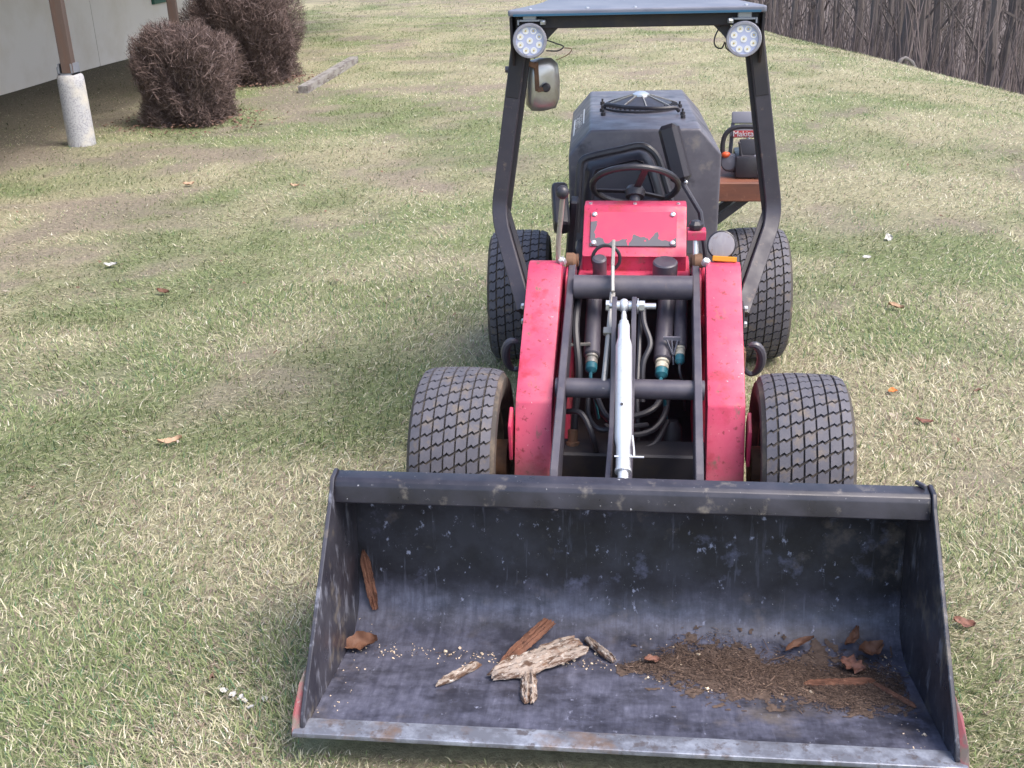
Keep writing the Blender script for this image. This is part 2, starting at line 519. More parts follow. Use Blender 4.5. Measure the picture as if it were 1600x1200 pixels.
    def build(s, name, mats, parent=None, origin=None, smooth=32, kind=None):
        me = bpy.data.meshes.new(name)
        V = s.V
        if origin is not None:
            V = [(v[0] - origin[0], v[1] - origin[1], v[2] - origin[2]) for v in V]
        me.from_pydata(V, [], s.F)
        if not isinstance(mats, (list, tuple)):
            mats = [mats]
        for m in mats:
            me.materials.append(M[m])
        if len(mats) > 1:
            me.polygons.foreach_set('material_index', s.I)
        me.validate()
        if smooth:
            me.polygons.foreach_set('use_smooth', [True] * len(me.polygons))
            me.set_sharp_from_angle(angle=R(smooth))
        o = bpy.data.objects.new(name, me)
        col.objects.link(o)
        if origin is not None:
            o.location = origin
        if parent:
            o.parent = parent
            if origin is not None:
                o.location = Vector(origin) - PARENT_AT.get(parent.name, Vector((0, 0, 0)))
        if kind:
            o['kind'] = kind
        return o


PARENT_AT = {}


def tag(o, label, cat, group=None):
    o['label'] = label
    o['category'] = cat
    if group:
        o['group'] = group
    return o


def thing(name, label, cat, loc=(0, 0, 0), group=None):
    o = bpy.data.objects.new(name, None)
    o.empty_display_size = .2
    col.objects.link(o)
    o.location = loc
    tag(o, label, cat, group)
    return o


def smooth_path(pts, k=6):
    """Catmull-Rom through pts"""
    P = [Vector(p) for p in pts]
    P = [P[0] * 2 - P[1]] + P + [P[-1] * 2 - P[-2]]
    out = []
    for i in range(1, len(P) - 2):
        for j in range(k):
            t = j / k
            a, b, c, d = P[i - 1], P[i], P[i + 1], P[i + 2]
            out.append(.5 * ((2 * b) + (c - a) * t + (2 * a - 5 * b + 4 * c - d) * t * t + (3 * b - a - 3 * c + d) * t ** 3))
    out.append(P[-2])
    return out


# ------------------------------------------------------------------ terrain
CA, CN = (3.22, 7.85), (0.957, 0.290)


def crest(x, y):
    return (x - CA[0]) * CN[0] + (y - CA[1]) * CN[1]


TT = np.array([-50, 0, 1, 2, 3, 4.5, 6, 9, 13, 18, 26, 36, 50, 70, 100, 160, 400, 900])
ZZ = np.array([0, 0, -.035, -.15, -.36, -.85, -1.5, -3.0, -4.8, -6.0, -6.2, -4.6, -.5, 6, 14, 20, 22, 22.])


def height(x, y):
    x, y = np.asarray(x, float), np.asarray(y, float)
    t = crest(x, y) + 1.3
    z = np.interp(t, TT, ZZ)
    und = .012 * np.sin(x * 1.7 + y * .6) * np.sin(y * 1.1 - x * .4)
    near = np.clip((np.hypot(x, y - .4) - 2.0) / 2.5, 0, 1)
    return z + und * near


def vnoise(x, y, sc, seed):
    rs = np.random.RandomState(seed)
    g = rs.rand(128, 128)
    u, v = np.asarray(x) * sc + 400, np.asarray(y) * sc + 400
    i, j = np.floor(u).astype(int), np.floor(v).astype(int)
    fu, fv = u - i, v - j
    fu, fv = fu * fu * (3 - 2 * fu), fv * fv * (3 - 2 * fv)
    i0, i1, j0, j1 = i % 128, (i + 1) % 128, j % 128, (j + 1) % 128
    return (g[i0, j0] * (1 - fu) * (1 - fv) + g[i1, j0] * fu * (1 - fv) + g[i0, j1] * (1 - fu) * fv + g[i1, j1] * fu * fv)


def fbm(x, y, sc, seed, oc=4):
    s, a, t = 0, 1, 0
    for k in range(oc):
        s = s + a * vnoise(x, y, sc * 2 ** k, seed + k)
        t += a
        a *= .55
    return s / t


def green_amount(x, y):
    """0 = dead straw, 1 = green turf; patches of the lawn itself"""
    g = fbm(x, y, .9, 11, 4) * .62 + fbm(x, y, 3.2, 31, 3) * .38
    return np.clip((g - .40) / .22, 0, 1)


def bare_amount(x, y):
    g = fbm(x, y, 1.1, 57, 4) * .6 + fbm(x, y, 4.3, 77, 2) * .4
    b = np.clip((g - .55 + .055 * np.clip((-np.asarray(x) - .8) / 2, 0, 1)) / .12, 0, 1)
    # barer ground with fewer blades along the house
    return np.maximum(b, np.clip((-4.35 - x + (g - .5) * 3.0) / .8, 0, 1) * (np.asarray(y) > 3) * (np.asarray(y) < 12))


C_STRAW = np.array([.365, .340, .222])
C_GREEN = np.array([.180, .210, .105])
C_BARE = np.array([.245, .195, .170])


def lawn_colour(x, y):
    ga, ba = green_amount(x, y)[..., None], bare_amount(x, y)[..., None]
    c = C_STRAW * (1 - ga) + C_GREEN * 1.15 * ga
    house_dark = np.clip((-4.6 - np.asarray(x)) / .8, 0, 1)[..., None] * ((np.asarray(y) > 3) & (np.asarray(y) < 12))[..., None]  # darker ground tone towards the house
    bare = C_BARE * (1 - house_dark) + np.array([.110, .098, .075]) * house_dark
    k = ba * (.7 + .25 * house_dark)
    return c * (1 - k) + bare * k


def axis_coords(lo, hi, step, far):
    a = list(np.arange(lo, hi + 1e-6, step))
    s, v = step, hi
    while v < far:
        s *= 1.22
        v += s
        a.append(v)
    s, v = step, lo
    pre = []
    while v > -far:
        s *= 1.22
        v -= s
        pre.append(v)
    return np.array(pre[::-1] + a)


def build_ground():
    xs, ys = axis_coords(-9, 9, .16, 700), axis_coords(-5, 26, .16, 700)
    X, Y = np.meshgrid(xs, ys, indexing='ij')
    Z = height(X, Y)
    nx, ny = X.shape
    V = np.stack([X, Y, Z], -1).reshape(-1, 3)
    i, j = np.meshgrid(np.arange(nx - 1), np.arange(ny - 1), indexing='ij')
    a = (i * ny + j).ravel()
    Fq = np.stack([a, a + ny, a + ny + 1, a + 1], -1)
    me = bpy.data.meshes.new('ground')
    me.vertices.add(len(V))
    me.vertices.foreach_set('co', V.ravel())
    me.loops.add(Fq.size)
    me.loops.foreach_set('vertex_index', Fq.ravel())
    me.polygons.add(len(Fq))
    me.polygons.foreach_set('loop_start', np.arange(0, Fq.size, 4))
    me.materials.append(M['lawn'])
    me.materials.append(M['litter_floor'])
    cx, cy = V[Fq].mean(1)[:, 0], V[Fq].mean(1)[:, 1]
    me.polygons.foreach_set('material_index', (crest(cx, cy) > 3.2).astype(np.int32))
    me.update(calc_edges=True)
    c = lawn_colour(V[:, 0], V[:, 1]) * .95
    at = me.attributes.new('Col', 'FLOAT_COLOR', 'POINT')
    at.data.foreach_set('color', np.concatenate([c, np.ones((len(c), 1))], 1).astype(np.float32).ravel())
    me.polygons.foreach_set('use_smooth', np.ones(len(Fq), bool))
    o = bpy.data.objects.new('ground', me)
    col.objects.link(o)
    o['kind'] = 'structure'
    o['label'] = 'patchy winter lawn sloping down into the woods'


build_ground()


def mesh_from_arrays(name, V, F, C, m, npoly):
    me = bpy.data.meshes.new(name)
    me.vertices.add(len(V))
    me.vertices.foreach_set('co', V.astype(np.float32).ravel())
    me.loops.add(F.size)
    me.loops.foreach_set('vertex_index', F.astype(np.int32).ravel())
    me.polygons.add(len(F))
    me.polygons.foreach_set('loop_start', np.arange(0, F.size, npoly, dtype=np.int32))
    me.materials.append(M[m])
    me.update(calc_edges=True)
    if C is not None:
        at = me.attributes.new('Col', 'FLOAT_COLOR', 'POINT')
        at.data.foreach_set('color', np.concatenate([C, np.ones((len(C), 1))], 1).astype(np.float32).ravel())
    return me


def build_grass(N=980000):
    rs = np.random.RandomState(5)
    # positions around the place the lawn is looked at from: denser close by, thinner far away
    u = rs.rand(N)
    r0, r1, e = .9, 27.0, .46
    r = (r0 ** e + u * (r1 ** e - r0 ** e)) ** (1 / e)
    th = rs.uniform(-.74, .72, N) + yaw
    x = CAM.x + r * np.sin(th)
    y = CAM.y + r * np.cos(th)
    keep = (crest(x, y) < 3.4) & (x > -7.0)
    # bucket floor, tyres
    keep &= ~((np.abs(x) < .70) & (y > -.955) & (y < -.36))
    for wx in (-.465, .475):
        for wy in (0, 1.51):
            keep &= ~((np.abs(x - wx) < .10) & (np.abs(y - wy) < .10))
    ga, ba = green_amount(x, y), bare_amount(x, y)
    keep &= rs.rand(N) > ba * .55
    x, y, r, ga, ba = x[keep], y[keep], r[keep], ga[keep], ba[keep]
    n = len(x)
    isg = rs.rand(n) < (.20 + .42 * ga)
    L = np.where(isg, rs.uniform(.014, .040, n), rs.uniform(.014, .044, n)) * np.where(rs.rand(n) < .07, 1.7, 1) * (1 - .35 * ba)
    tuft = fbm(x, y, 5.0, 99, 2)
    L *= .75 + .55 * tuft
    far = np.clip(r / 3.0, 1, None)
    wd = np.where(isg, rs.uniform(.0009, .0018, n), rs.uniform(.0007, .0018, n)) * np.where(r < 5.5, 1, 1.25) * far ** .52
    L *= far ** .05
    under = (np.abs(x) < .74) & (y > -1.25) & (y < -.90)
    L[under] *= .6
    flat = np.where(isg, rs.uniform(.25, .9, n), rs.uniform(.05, .55, n))     # rise / length
    # straw lies combed in drifting directions
    base_dir = fbm(x, y, .8, 123, 3) * 4 * PI
    a = base_dir + rs.normal(0, 1.15, n)
    dx, dy = np.cos(a), np.sin(a)
    rise = L * flat
    run = np.sqrt(np.maximum(L * L - rise * rise, 1e-8))
    z = height(x, y) - .004 + rs.rand(n) * .012
    px, py = -dy, dx
    curl = rs.uniform(-.4, .4, n)
    V = np.zeros((n, 5, 3))
    mx, my = x + dx * run * .45 + px * curl * L * .15, y + dy * run * .45 + py * curl * L * .15
    tx, ty = x + dx * run + px * curl * L * .5, y + dy * run + py * curl * L * .5
    V[:, 0] = np.stack([x - px * wd, y - py * wd, z], -1)
    V[:, 1] = np.stack([x + px * wd, y + py * wd, z], -1)
    V[:, 2] = np.stack([mx + px * wd * .8, my + py * wd * .8, z + rise * .72], -1)
    V[:, 3] = np.stack([mx - px * wd * .8, my - py * wd * .8, z + rise * .72], -1)
    V[:, 4] = np.stack([tx, ty, z + rise * rs.uniform(.75, 1.05, n)], -1)
    b = np.arange(n)[:, None] * 5
    nr = r < 5.5
    F = np.concatenate([b[nr] + [0, 1, 2], b[nr] + [0, 2, 3], b[nr] + [3, 2, 4], b[~nr] + [0, 1, 4]], 0)
    v1 = rs.rand(n, 1)
    straw = np.array([.50, .465, .315]) * (.55 + .70 * v1)
    straw = np.where(rs.rand(n, 1) < .28, np.array([.27, .21, .165]) * (.6 + .7 * v1), straw)
    straw = np.where(rs.rand(n, 1) < .07, np.array([.72, .68, .54]), straw)
    green = np.array([.178, .222, .092]) * (.60 + .85 * v1)
    green = np.where(rs.rand(n, 1) < .2, np.array([.090, .160, .080]) * (.7 + .6 * v1), green)
    green = np.where(rs.rand(n, 1) < .25, np.array([.29, .31, .16]) * (.7 + .5 * v1), green)
    c = np.where(isg[:, None], green, straw)
    house_dark = np.clip((-4.6 - x) / .8, 0, 1)[:, None]  # blade colour darkens towards the house
    c = c * (1 - .45 * house_dark)
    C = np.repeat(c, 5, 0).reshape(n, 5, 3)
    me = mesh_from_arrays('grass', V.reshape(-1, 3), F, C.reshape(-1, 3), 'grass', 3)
    o = bpy.data.objects.new('grass', me)
    col.objects.link(o)
    o['kind'] = 'stuff'
    tag(o, 'short patchy grass, green mixed with dead straw', 'grass')


build_grass()

# ------------------------------------------------------------------ the woods
random.seed(3)


def make_tree_mesh(seed):
    rnd = random.Random(seed)
    T, B = G(), G()
    Hh = rnd.uniform(11, 15)
    n = 12
    pts, rs_ = [], []
    ox = oy = 0
    for i in range(n + 1):
        t = i / n
        ox += rnd.uniform(-.13, .13)
        oy += rnd.uniform(-.13, .13)
        pts.append((ox, oy, t * Hh - .3))
        rs_.append(.16 * (1 - t) ** .8 + .012 + (.07 if i == 0 else 0))
    T.tube(pts, rs_, 8)

    def branch(p, d, L, r, lev):
        q = [Vector(p)]
        d = Vector(d).normalized()
        k = 4
        for i in range(k):
            d = (d + Vector((rnd.uniform(-.25, .25), rnd.uniform(-.25, .25), rnd.uniform(-.05, .25)))).normalized()
            q.append(q[-1] + d * L / k)
        B.tube(q, [r * (1 - .8 * i / k) for i in range(k + 1)], 4)
        if lev < 2:
            for i in range(rnd.randint(2, 4)):
                j = rnd.randint(1, k)
                a = rnd.uniform(0, 2 * PI)
                branch(q[j], d + Vector((math.cos(a), math.sin(a), rnd.uniform(-.1, .6))), L * rnd.uniform(.4, .65), r * .5, lev + 1)
    for i in range(16):
        t = rnd.uniform(.10, .97)
        k = int(t * n)
        p = Vector(pts[k])
        a = rnd.uniform(0, 2 * PI)
        branch(p, (math.cos(a), math.sin(a), rnd.uniform(.3, 1.1)), rnd.uniform(1.2, 3.0) * (1.15 - t * .7), .045 * (1.1 - t * .7), 0)
    return T, B


def build_trees():
    protos = []
    for k in range(7):
        T, B = make_tree_mesh(100 + k)
        root = thing('bare_tree', 'bare grey-brown tree in the woods below the lawn', 'tree', group='bare trees of the woods')
        a = T.build('trunk', 'tree_bark', root)
        b = B.build('crown', 'tree_bark', root, smooth=0)
        protos.append((root, a, b))
    rnd = random.Random(21)
    spots = []
    tries = 0
    while len(spots) < 190 and tries < 20000:
        tries += 1
        ang = rnd.uniform(.02, .52) if rnd.random() < .8 else rnd.uniform(-.1, .85)
        d = rnd.uniform(13, 52)
        x, y = CAM.x + d * math.sin(ang), CAM.y + d * math.cos(ang)
        s = crest(x, y)
        if s < 5.0:
            continue
        if any((x - p[0]) ** 2 + (y - p[1]) ** 2 < .9 for p in spots):
            continue
        spots.append((x, y))
    for i, (x, y) in enumerate(spots):
        pr = protos[i % 7]
        if i < 7:
            rt, parts = pr[0], pr[1:]
        else:
            rt = pr[0].copy()
            col.objects.link(rt)
            for ch in pr[1:]:
                c = ch.copy()
                col.objects.link(c)
                c.parent = rt
        z = float(height(x, y))
        rt.location = (x, y, z)
        sc = rnd.choice([.25, .32, .4, .5, .6, .75, .95])
        rt.scale = (sc, sc, max(.7, sc ** .5))
        rt.rotation_euler = (rnd.uniform(-.06, .06), rnd.uniform(-.06, .06), rnd.uniform(0, 6.28))


build_trees()


def build_brush():
    rs = np.random.RandomState(8)
    n = 6500
    ang = rs.uniform(.03, .60, n)
    d = rs.uniform(13, 45, n)
    x, y = CAM.x + d * np.sin(ang), CAM.y + d * np.cos(ang)
    k = crest(x, y) > 4.0
    x, y = x[k], y[k]
    n = len(x)
    z = height(x, y) - .1
    L = rs.uniform(.5, 3.4, n) * rs.uniform(.4, 1, n)
    wd = rs.uniform(.006, .022, n)
    a = rs.uniform(0, 2 * PI, n)
    lean = rs.uniform(0, .4, n)
    b = rs.uniform(0, 2 * PI, n)
    V = np.zeros((n, 2, 3, 3))
    for lev, t in enumerate((0, 1)):
        cx, cy, cz = x + np.cos(b) * lean * L * t, y + np.sin(b) * lean * L * t, z + L * t
        w_ = wd * (1 - .75 * t)
        for j in range(3):
            V[:, lev, j] = np.stack([cx + np.cos(a + j * 2.094) * w_, cy + np.sin(a + j * 2.094) * w_, cz], -1)
    base = np.arange(n)[:, None] * 6
    F = np.concatenate([base + [j, (j + 1) % 3, 3 + (j + 1) % 3, 3 + j] for j in range(3)], 0)
    c = np.array([.165, .138, .132]) * rs.uniform(.7, 1.4, (n, 1))
    me = mesh_from_arrays('undergrowth', V.reshape(-1, 3), F, np.repeat(c, 6, 0), 'twig', 4)
    o = bpy.data.objects.new('undergrowth', me)
    col.objects.link(o)
    o['kind'] = 'stuff'
    tag(o, 'thin leafless saplings and brush on the wooded slope', 'brush')


build_brush()

# pale fallen log on the edge of the woods
g = G()
fx, fy = 3.65, 14.27
fz = float(height(fx, fy))
g.tube(smooth_path([(fx - .13, fy, fz - .06), (fx - .05, fy + .05, fz + .11), (fx + .08, fy + .1, fz + .09), (fx + .22, fy + .1, fz - .09)], 4), [.026 + .008 * math.sin(i * 2.3) for i in range(13)], 8)
M['pale_wood'] = mat('bleached_wood', (0.17, 0.155, 0.15), .9, layers=[((.15, .13, .13), 12, .45, .7, 5)])
tag(g.build('fallen_log', 'pale_wood', origin=(fx, fy, fz)), 'pale bleached fallen limb arching at the edge of the woods', 'log')

# ------------------------------------------------------------------ house, porch posts, shrubs, timber
house = thing('house', 'pale panelled house wall with porch roof beyond the shrubs', 'house', (-7.1, 8.0, 0))
PARENT_AT['house'] = Vector((-7.1, 8.0, 0))
H0 = (-7.1, 8.0, 0)
yb = [11.33 + k * 2.44 for k in range(-4, 3)]
for k in range(len(yb) - 1):
    if k == 4:
        g = G().box((-7.15, (yb[k] + yb[k + 1]) / 2, .30), (.10, 2.428, .64))
        g.box((-7.15, yb[k] + .92, 1.61), (.10, 1.83, 1.98)).box((-7.15, yb[k] + 2.14, 2.21), (.10, .596, .78))
    else:
        g = G().box((-7.15, (yb[k] + yb[k + 1]) / 2, 1.29), (.10, 2.428, 2.62))
    g.build('wall_panel', 'siding', house, origin=H0)
# window with green trim in the panel behind the second post
wy0, wy1 = yb[4] + 1.84, yb[5] - .006
g = G()
for (a, b, c, d) in ((wy0, wy1, .625, .70), (wy0, wy1, 1.75, 1.82), (wy0, wy0 + .06, .70, 1.75), (wy1 - .06, wy1, .70, 1.75)):
    g.box((-7.10, (a + b) / 2, (c + d) / 2), (.09, b - a - .002, d - c - .002))
wf = g.build('window', 'trim_green', house, origin=H0)
G().box((-7.13, (wy0 + wy1) / 2, 1.22), (.02, wy1 - wy0 - .12, 1.05)).build('pane', 'glass', wf)
bpy.data.objects['pane'].location = (0, 0, 0)
bpy.data.objects['pane'].data.transform(Matrix.Translation((7.1, -8.0, 0)))
g = G().box((-9.6, 9.0, 1.29), (4.78, 12.8, 2.60))
g.build('rear_wall', 'siding', house, origin=H0)
g = G().prism([(-12.4, 2.66), (-4.15, 2.58), (-4.15, 2.70), (-8.2, 4.1), (-12.4, 2.82)], 2.2, 16, 'y')
g.build('roof', 'roofing', house, origin=H0)
g = G().box((-5.7, 9.1, 2.50), (2.78, 13.4, .10))
g.build('porch_ceiling', 'soffit', house, origin=H0)


def porch_post(x, y, label, rz=0.0):
    t = thing('porch_post', label, 'post', (x, y, 0), 'porch posts')
    PARENT_AT[t.name] = Vector((x, y, 0))
    rnd = random.Random(int(y * 10))
    prof = [(.112, -.15), (.112, .02), (.110, .25), (.107, .50), (.105, .565), (.094, .585)]
    g = G().lathe(prof, (0, 0, 0), (0, 0, 1), 26)
    g.build('pier', 'concrete', t)
    b = G().box((-.054, 0, .62), (.012, .13, .11)).box((.054, 0, .62), (.012, .13, .11)).box((0, 0, .592), (.12, .13, .014))
    b.box((-.085, .02, .615), (.05, .06, .06), (0, 0, .3), .006)
    b.bolt((-.051, 0, .63), (-1, 0, 0), .012, .01).bolt((.051, 0, .63), (1, 0, 0), .012, .01)
    b.build('bracket', 'galv', t)
    p = G().box((0, 0, 1.53), (.090, .150, 1.86), (0, 0, rz), .004)
    p.build('post', 'post_wood', t)
    return t


porch_post(-4.70, 6.03, 'brown timber porch post on a pale round concrete pier clear of the shrubs', .3)
porch_post(-4.95, 8.85, 'brown timber porch post rising behind the two shrubs', .3)


def shrub(name, label, c, wx, wy, h, n, seed, taper=.16):
    rs = np.random.RandomState(seed)
    t = thing(name, label, 'shrub', c, 'leafless clipped shrubs')
    # twigs fill a rounded-box shell
    d = rs.normal(0, 1, (n, 3))
    d[:, 2] = np.abs(d[:, 2]) * 1.0 - .18
    d /= np.linalg.norm(d, axis=1)[:, None]
    p = 7.0
    k = 1 / (np.abs(d[:, 0]) ** p + np.abs(d[:, 1]) ** p + np.abs(d[:, 2]) ** p) ** (1 / p)
    rad = k * (1 - .42 * rs.rand(n) ** 1.8)
    bumps = 1 + .05 * np.sin(d[:, 0] * 17 + d[:, 2] * 13 + seed) + .07 * (np.sin(d[:, 0] * 9 + seed) * np.sin(d[:, 1] * 7) + np.sin(d[:, 2] * 11 + d[:, 0] * 5))
    P = d * rad[:, None] * bumps[:, None]
    tp = 1 - taper * np.clip(1 - (P[:, 2] + .15), 0, 1)
    pos = np.stack([P[:, 0] * wx / 2 * tp, P[:, 1] * wy / 2 * tp, (P[:, 2] + .18) / 1.18 * h], -1)
    pos[:, 2] = np.clip(pos[:, 2], .01, None)
    dirv = d * .9 + rs.normal(0, .62, (n, 3)) + np.array([0, 0, .35])
    dirv /= np.linalg.norm(dirv, axis=1)[:, None]
    L = rs.uniform(.06, .16, n)
    side = np.cross(dirv, rs.normal(0, 1, (n, 3)))
    side /= np.linalg.norm(side, axis=1)[:, None]
    bend = rs.normal(0, .25, (n, 3)) * L[:, None]
    wd = rs.uniform(.0012, .0030, n)[:, None]
    V = np.zeros((n, 6, 3))
    for i, (tt, ww) in enumerate(((0, 1), (.5, .85), (1, .4))):
        c0 = pos + dirv * (L * (tt - .6))[:, None] + bend * (tt * (1 - tt) * 2)
        V[:, 2 * i] = c0 - side * wd * ww
        V[:, 2 * i + 1] = c0 + side * wd * ww
    V[:, :, 2] = np.maximum(V[:, :, 2], .004)
    b = np.arange(n)[:, None] * 6
    F = np.concatenate([b + [0, 1, 3, 2], b + [2, 3, 5, 4]], 0)
    cc = np.array([.130, .094, .084]) * rs.uniform(.5, 1.5, (n, 1))
    cc = np.where(rs.rand(n, 1) < .13, np.array([.27, .21, .20]) * rs.uniform(.7, 1.2, (n, 1)), cc)
    me = mesh_from_arrays('twigs', V.reshape(-1, 3), F, np.repeat(cc, 6, 0), 'twig', 4)
    o = bpy.data.objects.new('twigs', me)
    col.objects.link(o)
    o.parent = t
    o['kind'] = 'stuff'
    g = G()
    rnd = random.Random(seed)
    for i in range(26):
        a = rnd.uniform(0, 2 * PI)
        r_ = rnd.uniform(.2, .85)
        q = [(math.cos(a) * .08, math.sin(a) * .08, -.03), (math.cos(a) * wx * .2 * r_, math.sin(a) * wy * .2 * r_, h * .35),
             (math.cos(a + .3) * wx * .4 * r_, math.sin(a + .3) * wy * .4 * r_, h * rnd.uniform(.6, .9))]
        g.tube(q, [.016, .011, .004], 5)
    g.build('stems', 'tree_bark', t)
    return t


shrub('shrub', 'smaller brown leafless clipped shrub beside the concrete pier', (-4.19, 7.15, 0), .78, .80, .80, 44000, 4)
shrub('shrub', 'larger brown leafless clipped shrub beside the grey timber on the lawn', (-4.52, 9.75, 0), 1.12, 1.15, 1.03, 54000, 9)

# dry leaves gathered under the shrubs
rs = np.random.RandomState(14)
n = 700
ang = rs.uniform(0, 2 * PI, n)
rd = rs.uniform(.2, .75, n)
w_ = rs.rand(n) < .5
x = np.where(w_, -4.13, -4.35) + np.cos(ang) * rd * 1.05
y = np.where(w_, 7.05, 9.6) + np.sin(ang) * rd
z = height(x, y) + rs.uniform(.02, .05, n)
V = np.zeros((n, 4, 3))
a2 = rs.uniform(0, 2 * PI, n)
for j in range(4):
    q = a2 + j * PI / 2
    s_ = rs.uniform(.012, .028, n) * (1.0 if j % 2 else .6)
    V[:, j] = np.stack([x + np.cos(q) * s_, y + np.sin(q) * s_, z + rs.uniform(-.01, .012, n)], -1)
F = np.arange(n * 4).reshape(n, 4)
c = np.array([.17, .105, .080]) * rs.uniform(.5, 1.5, (n, 1))
o = bpy.data.objects.new('leaf_litter', mesh_from_arrays('leaf_litter', V.reshape(-1, 3), F, np.repeat(c, 4, 0), 'twig', 4))
col.objects.link(o)
o['kind'] = 'stuff'
tag(o, 'dry brown leaves scattered under the leafless shrubs', 'leaves')

n = 260
rr_ = rs.uniform(1.2, 14, n)
th_ = rs.uniform(-.6, .5, n) + yaw
x, y = CAM.x + rr_ * np.sin(th_), CAM.y + rr_ * np.cos(th_)
k = (crest(x, y) < 1) & ~((np.abs(x) < .78) & (y > -1.05) & (y < 2.2))
x, y = x[k], y[k]
n = len(x)
z = height(x, y) + rs.uniform(.015, .035, n)
V = np.zeros((n, 6, 3))
a2 = rs.uniform(0, 2 * PI, n)
sz_ = rs.uniform(.005, .016, n)
for j in range(6):
    q = a2 + j * PI / 3
    s_ = sz_ * rs.uniform(.5, 1.1, n) * (1.5 if j % 3 == 0 else .8)
    V[:, j] = np.stack([x + np.cos(q) * s_, y + np.sin(q) * s_, z + rs.uniform(-.006, .008, n)], -1)
c = np.where(rs.rand(n, 1) < .35, np.array([.40, .34, .28]), np.array([.20, .125, .09])) * rs.uniform(.7, 1.3, (n, 1))
o = bpy.data.objects.new('lawn_litter', mesh_from_arrays('lawn_litter', V.reshape(-1, 3), np.arange(n * 6).reshape(n, 6), np.repeat(c, 6, 0), 'twig', 6))
col.objects.link(o)
o['kind'] = 'stuff'
tag(o, 'tiny dry leaf crumbs strewn over the lawn', 'leaves')

# grey timber on the grass
g = G()
rnd = random.Random(2)
n = 14
a, b = Vector((-3.60, 8.75, .042)), Vector((-3.70, 11.3, .042))
V, F = [], []
for i in range(n + 1):
    t = i / n
    p = a.lerp(b, t)
    for (sx, sz) in ((-1, -1), (1, -1), (1, 1), (-1, 1)):
        V.append((p.x + sx * (.052 + rnd.uniform(-.0015, .0015)), p.y, p.z + sz * (.040 + rnd.uniform(-.0012, .0012))))
for i in range(n):
    for j in range(4):
        F.append((i * 4 + j, i * 4 + (j + 1) % 4, i * 4 + 4 + (j + 1) % 4, i * 4 + 4 + j))
F += [(3, 2, 1, 0), (n * 4, n * 4 + 1, n * 4 + 2, n * 4 + 3)]
g.add(V, F)
tag(g.build('timber', 'plank', origin=(-3.65, 10.0, 0), smooth=30), 'weathered grey square timber lying on the lawn beside the shrubs', 'timber')


# ------------------------------------------------------------------ leaves and scraps on the lawn
def leaf_geo(L, W, curl, seed, lobes=0):
    rnd = random.Random(seed)
    nx, ny = 14, 6
    ph = [rnd.uniform(0, 6.28) for _ in range(6)]
    bend = rnd.uniform(-.25, .25)
    V, F = [], []
    for i in range(nx + 1):
        t = i / nx
        wv = math.sin(PI * min(1, t * .95 + .03)) ** .75 * W / 2 * (1 + .10 * math.sin(t * 17 + ph[0]) + .07 * math.sin(t * 31 + ph[1]))
        for j in range(ny + 1):
            s_ = j / ny * 2 - 1
            lob = 1 + (.38 * math.sin(t * lobes * PI * 2 + (0 if s_ < 0 else .7)) if lobes else 0)
            cr = .06 * W * (math.sin(t * 13 + s_ * 4 + ph[2]) + math.sin(t * 7 - s_ * 6 + ph[3]))
            V.append(((t - .5) * L, s_ * wv * lob + bend * L * (t - .5) ** 2 * 2, curl * (abs(s_) ** 1.3 * W * .5 + (t - .5) ** 2 * L * .6) + cr))
    for i in range(nx):
        for j in range(ny):
            k = i * (ny + 1) + j
            F.append((k, k + ny + 1, k + ny + 2, k + 1))
    k = len(V)
    V2 = [(v[0], v[1], v[2] - .0010) for v in V]
    F2 = [tuple(i + k for i in f[::-1]) for f in F]
    return V + V2, F + F2


def leaf(name, label, cat, p, L, W, rz, m, curl=.5, tilt=(0, 0), lobes=0, seed=0, group=None, dz=.016):
    g = G()
    g.add(*leaf_geo(L, W, curl, seed, lobes))
    o = g.build(name, m, smooth=60)
    o.location = (p[0], p[1], p[2] + dz)
    o.rotation_euler = (tilt[0], tilt[1], rz)
    return tag(o, label, cat, group)


def lz(x, y):
    return (x, y, float(height(x, y)))


leaf('dry_leaf', 'tan curled leaf on the grass away from the loader', 'leaf', lz(-1.622, .536), .085, .03, .5, 'leaf_tan', .6, (.2, 0), 0, 1)
leaf('dry_leaf', 'reddish-brown leaf on the grass beside the bucket', 'leaf', lz(.874, -.36), .055, .03, -.3, 'leaf_red', .4, (.2, .1), 0, 2)
leaf('dry_leaf', 'small orange leaf on the grass outside a front wheel', 'leaf', lz(.975, 1.136), .035, .025, .2, 'leaf_orange', .4, (.3, 0), 0, 3)
leaf('dry_leaf', 'pinkish-brown flat leaf on the grass outside a front wheel', 'leaf', lz(1.035, .87), .06, .025, -.35, 'leaf_red', .2, (.1, 0), 0, 4)
leaf('dry_leaf', 'pale tan crumpled leaf on the grass outside a rear wheel', 'leaf', lz(1.169, 2.1), .07, .03, -.3, 'leaf_tan', .8, (.2, .2), 0, 5)
leaf('paper_scrap', 'white folded paper scrap lying far out on the grass', 'paper', lz(-2.841, 2.636), .07, .03, .15, 'petal', .5, (.3, 0), 0, 6)
leaf('paper_scrap', 'white upright scrap on the grass beyond a rear wheel', 'paper', lz(1.347, 3.26), .05, .045, .4, 'petal', .3, (.9, 0), 0, 7)
leaf('paper_scrap', 'small flat white scrap on the grass beyond a rear wheel', 'paper', lz(1.172, 2.878), .045, .03, 0, 'petal', .3, (.2, 0), 0, 8)
leaf('dry_leaf', 'tan leaf on the shaded grass toward the shrubs', 'leaf', lz(-3.163, 4.54), .08, .04, .6, 'leaf_tan', .5, (.2, 0), 0, 9)
leaf('dry_leaf', 'small pale leaf on the grass between timber and loader', 'leaf', lz(-2.38, 4.479), .06, .03, .1, 'leaf_tan', .5, (.2, .1), 0, 10)
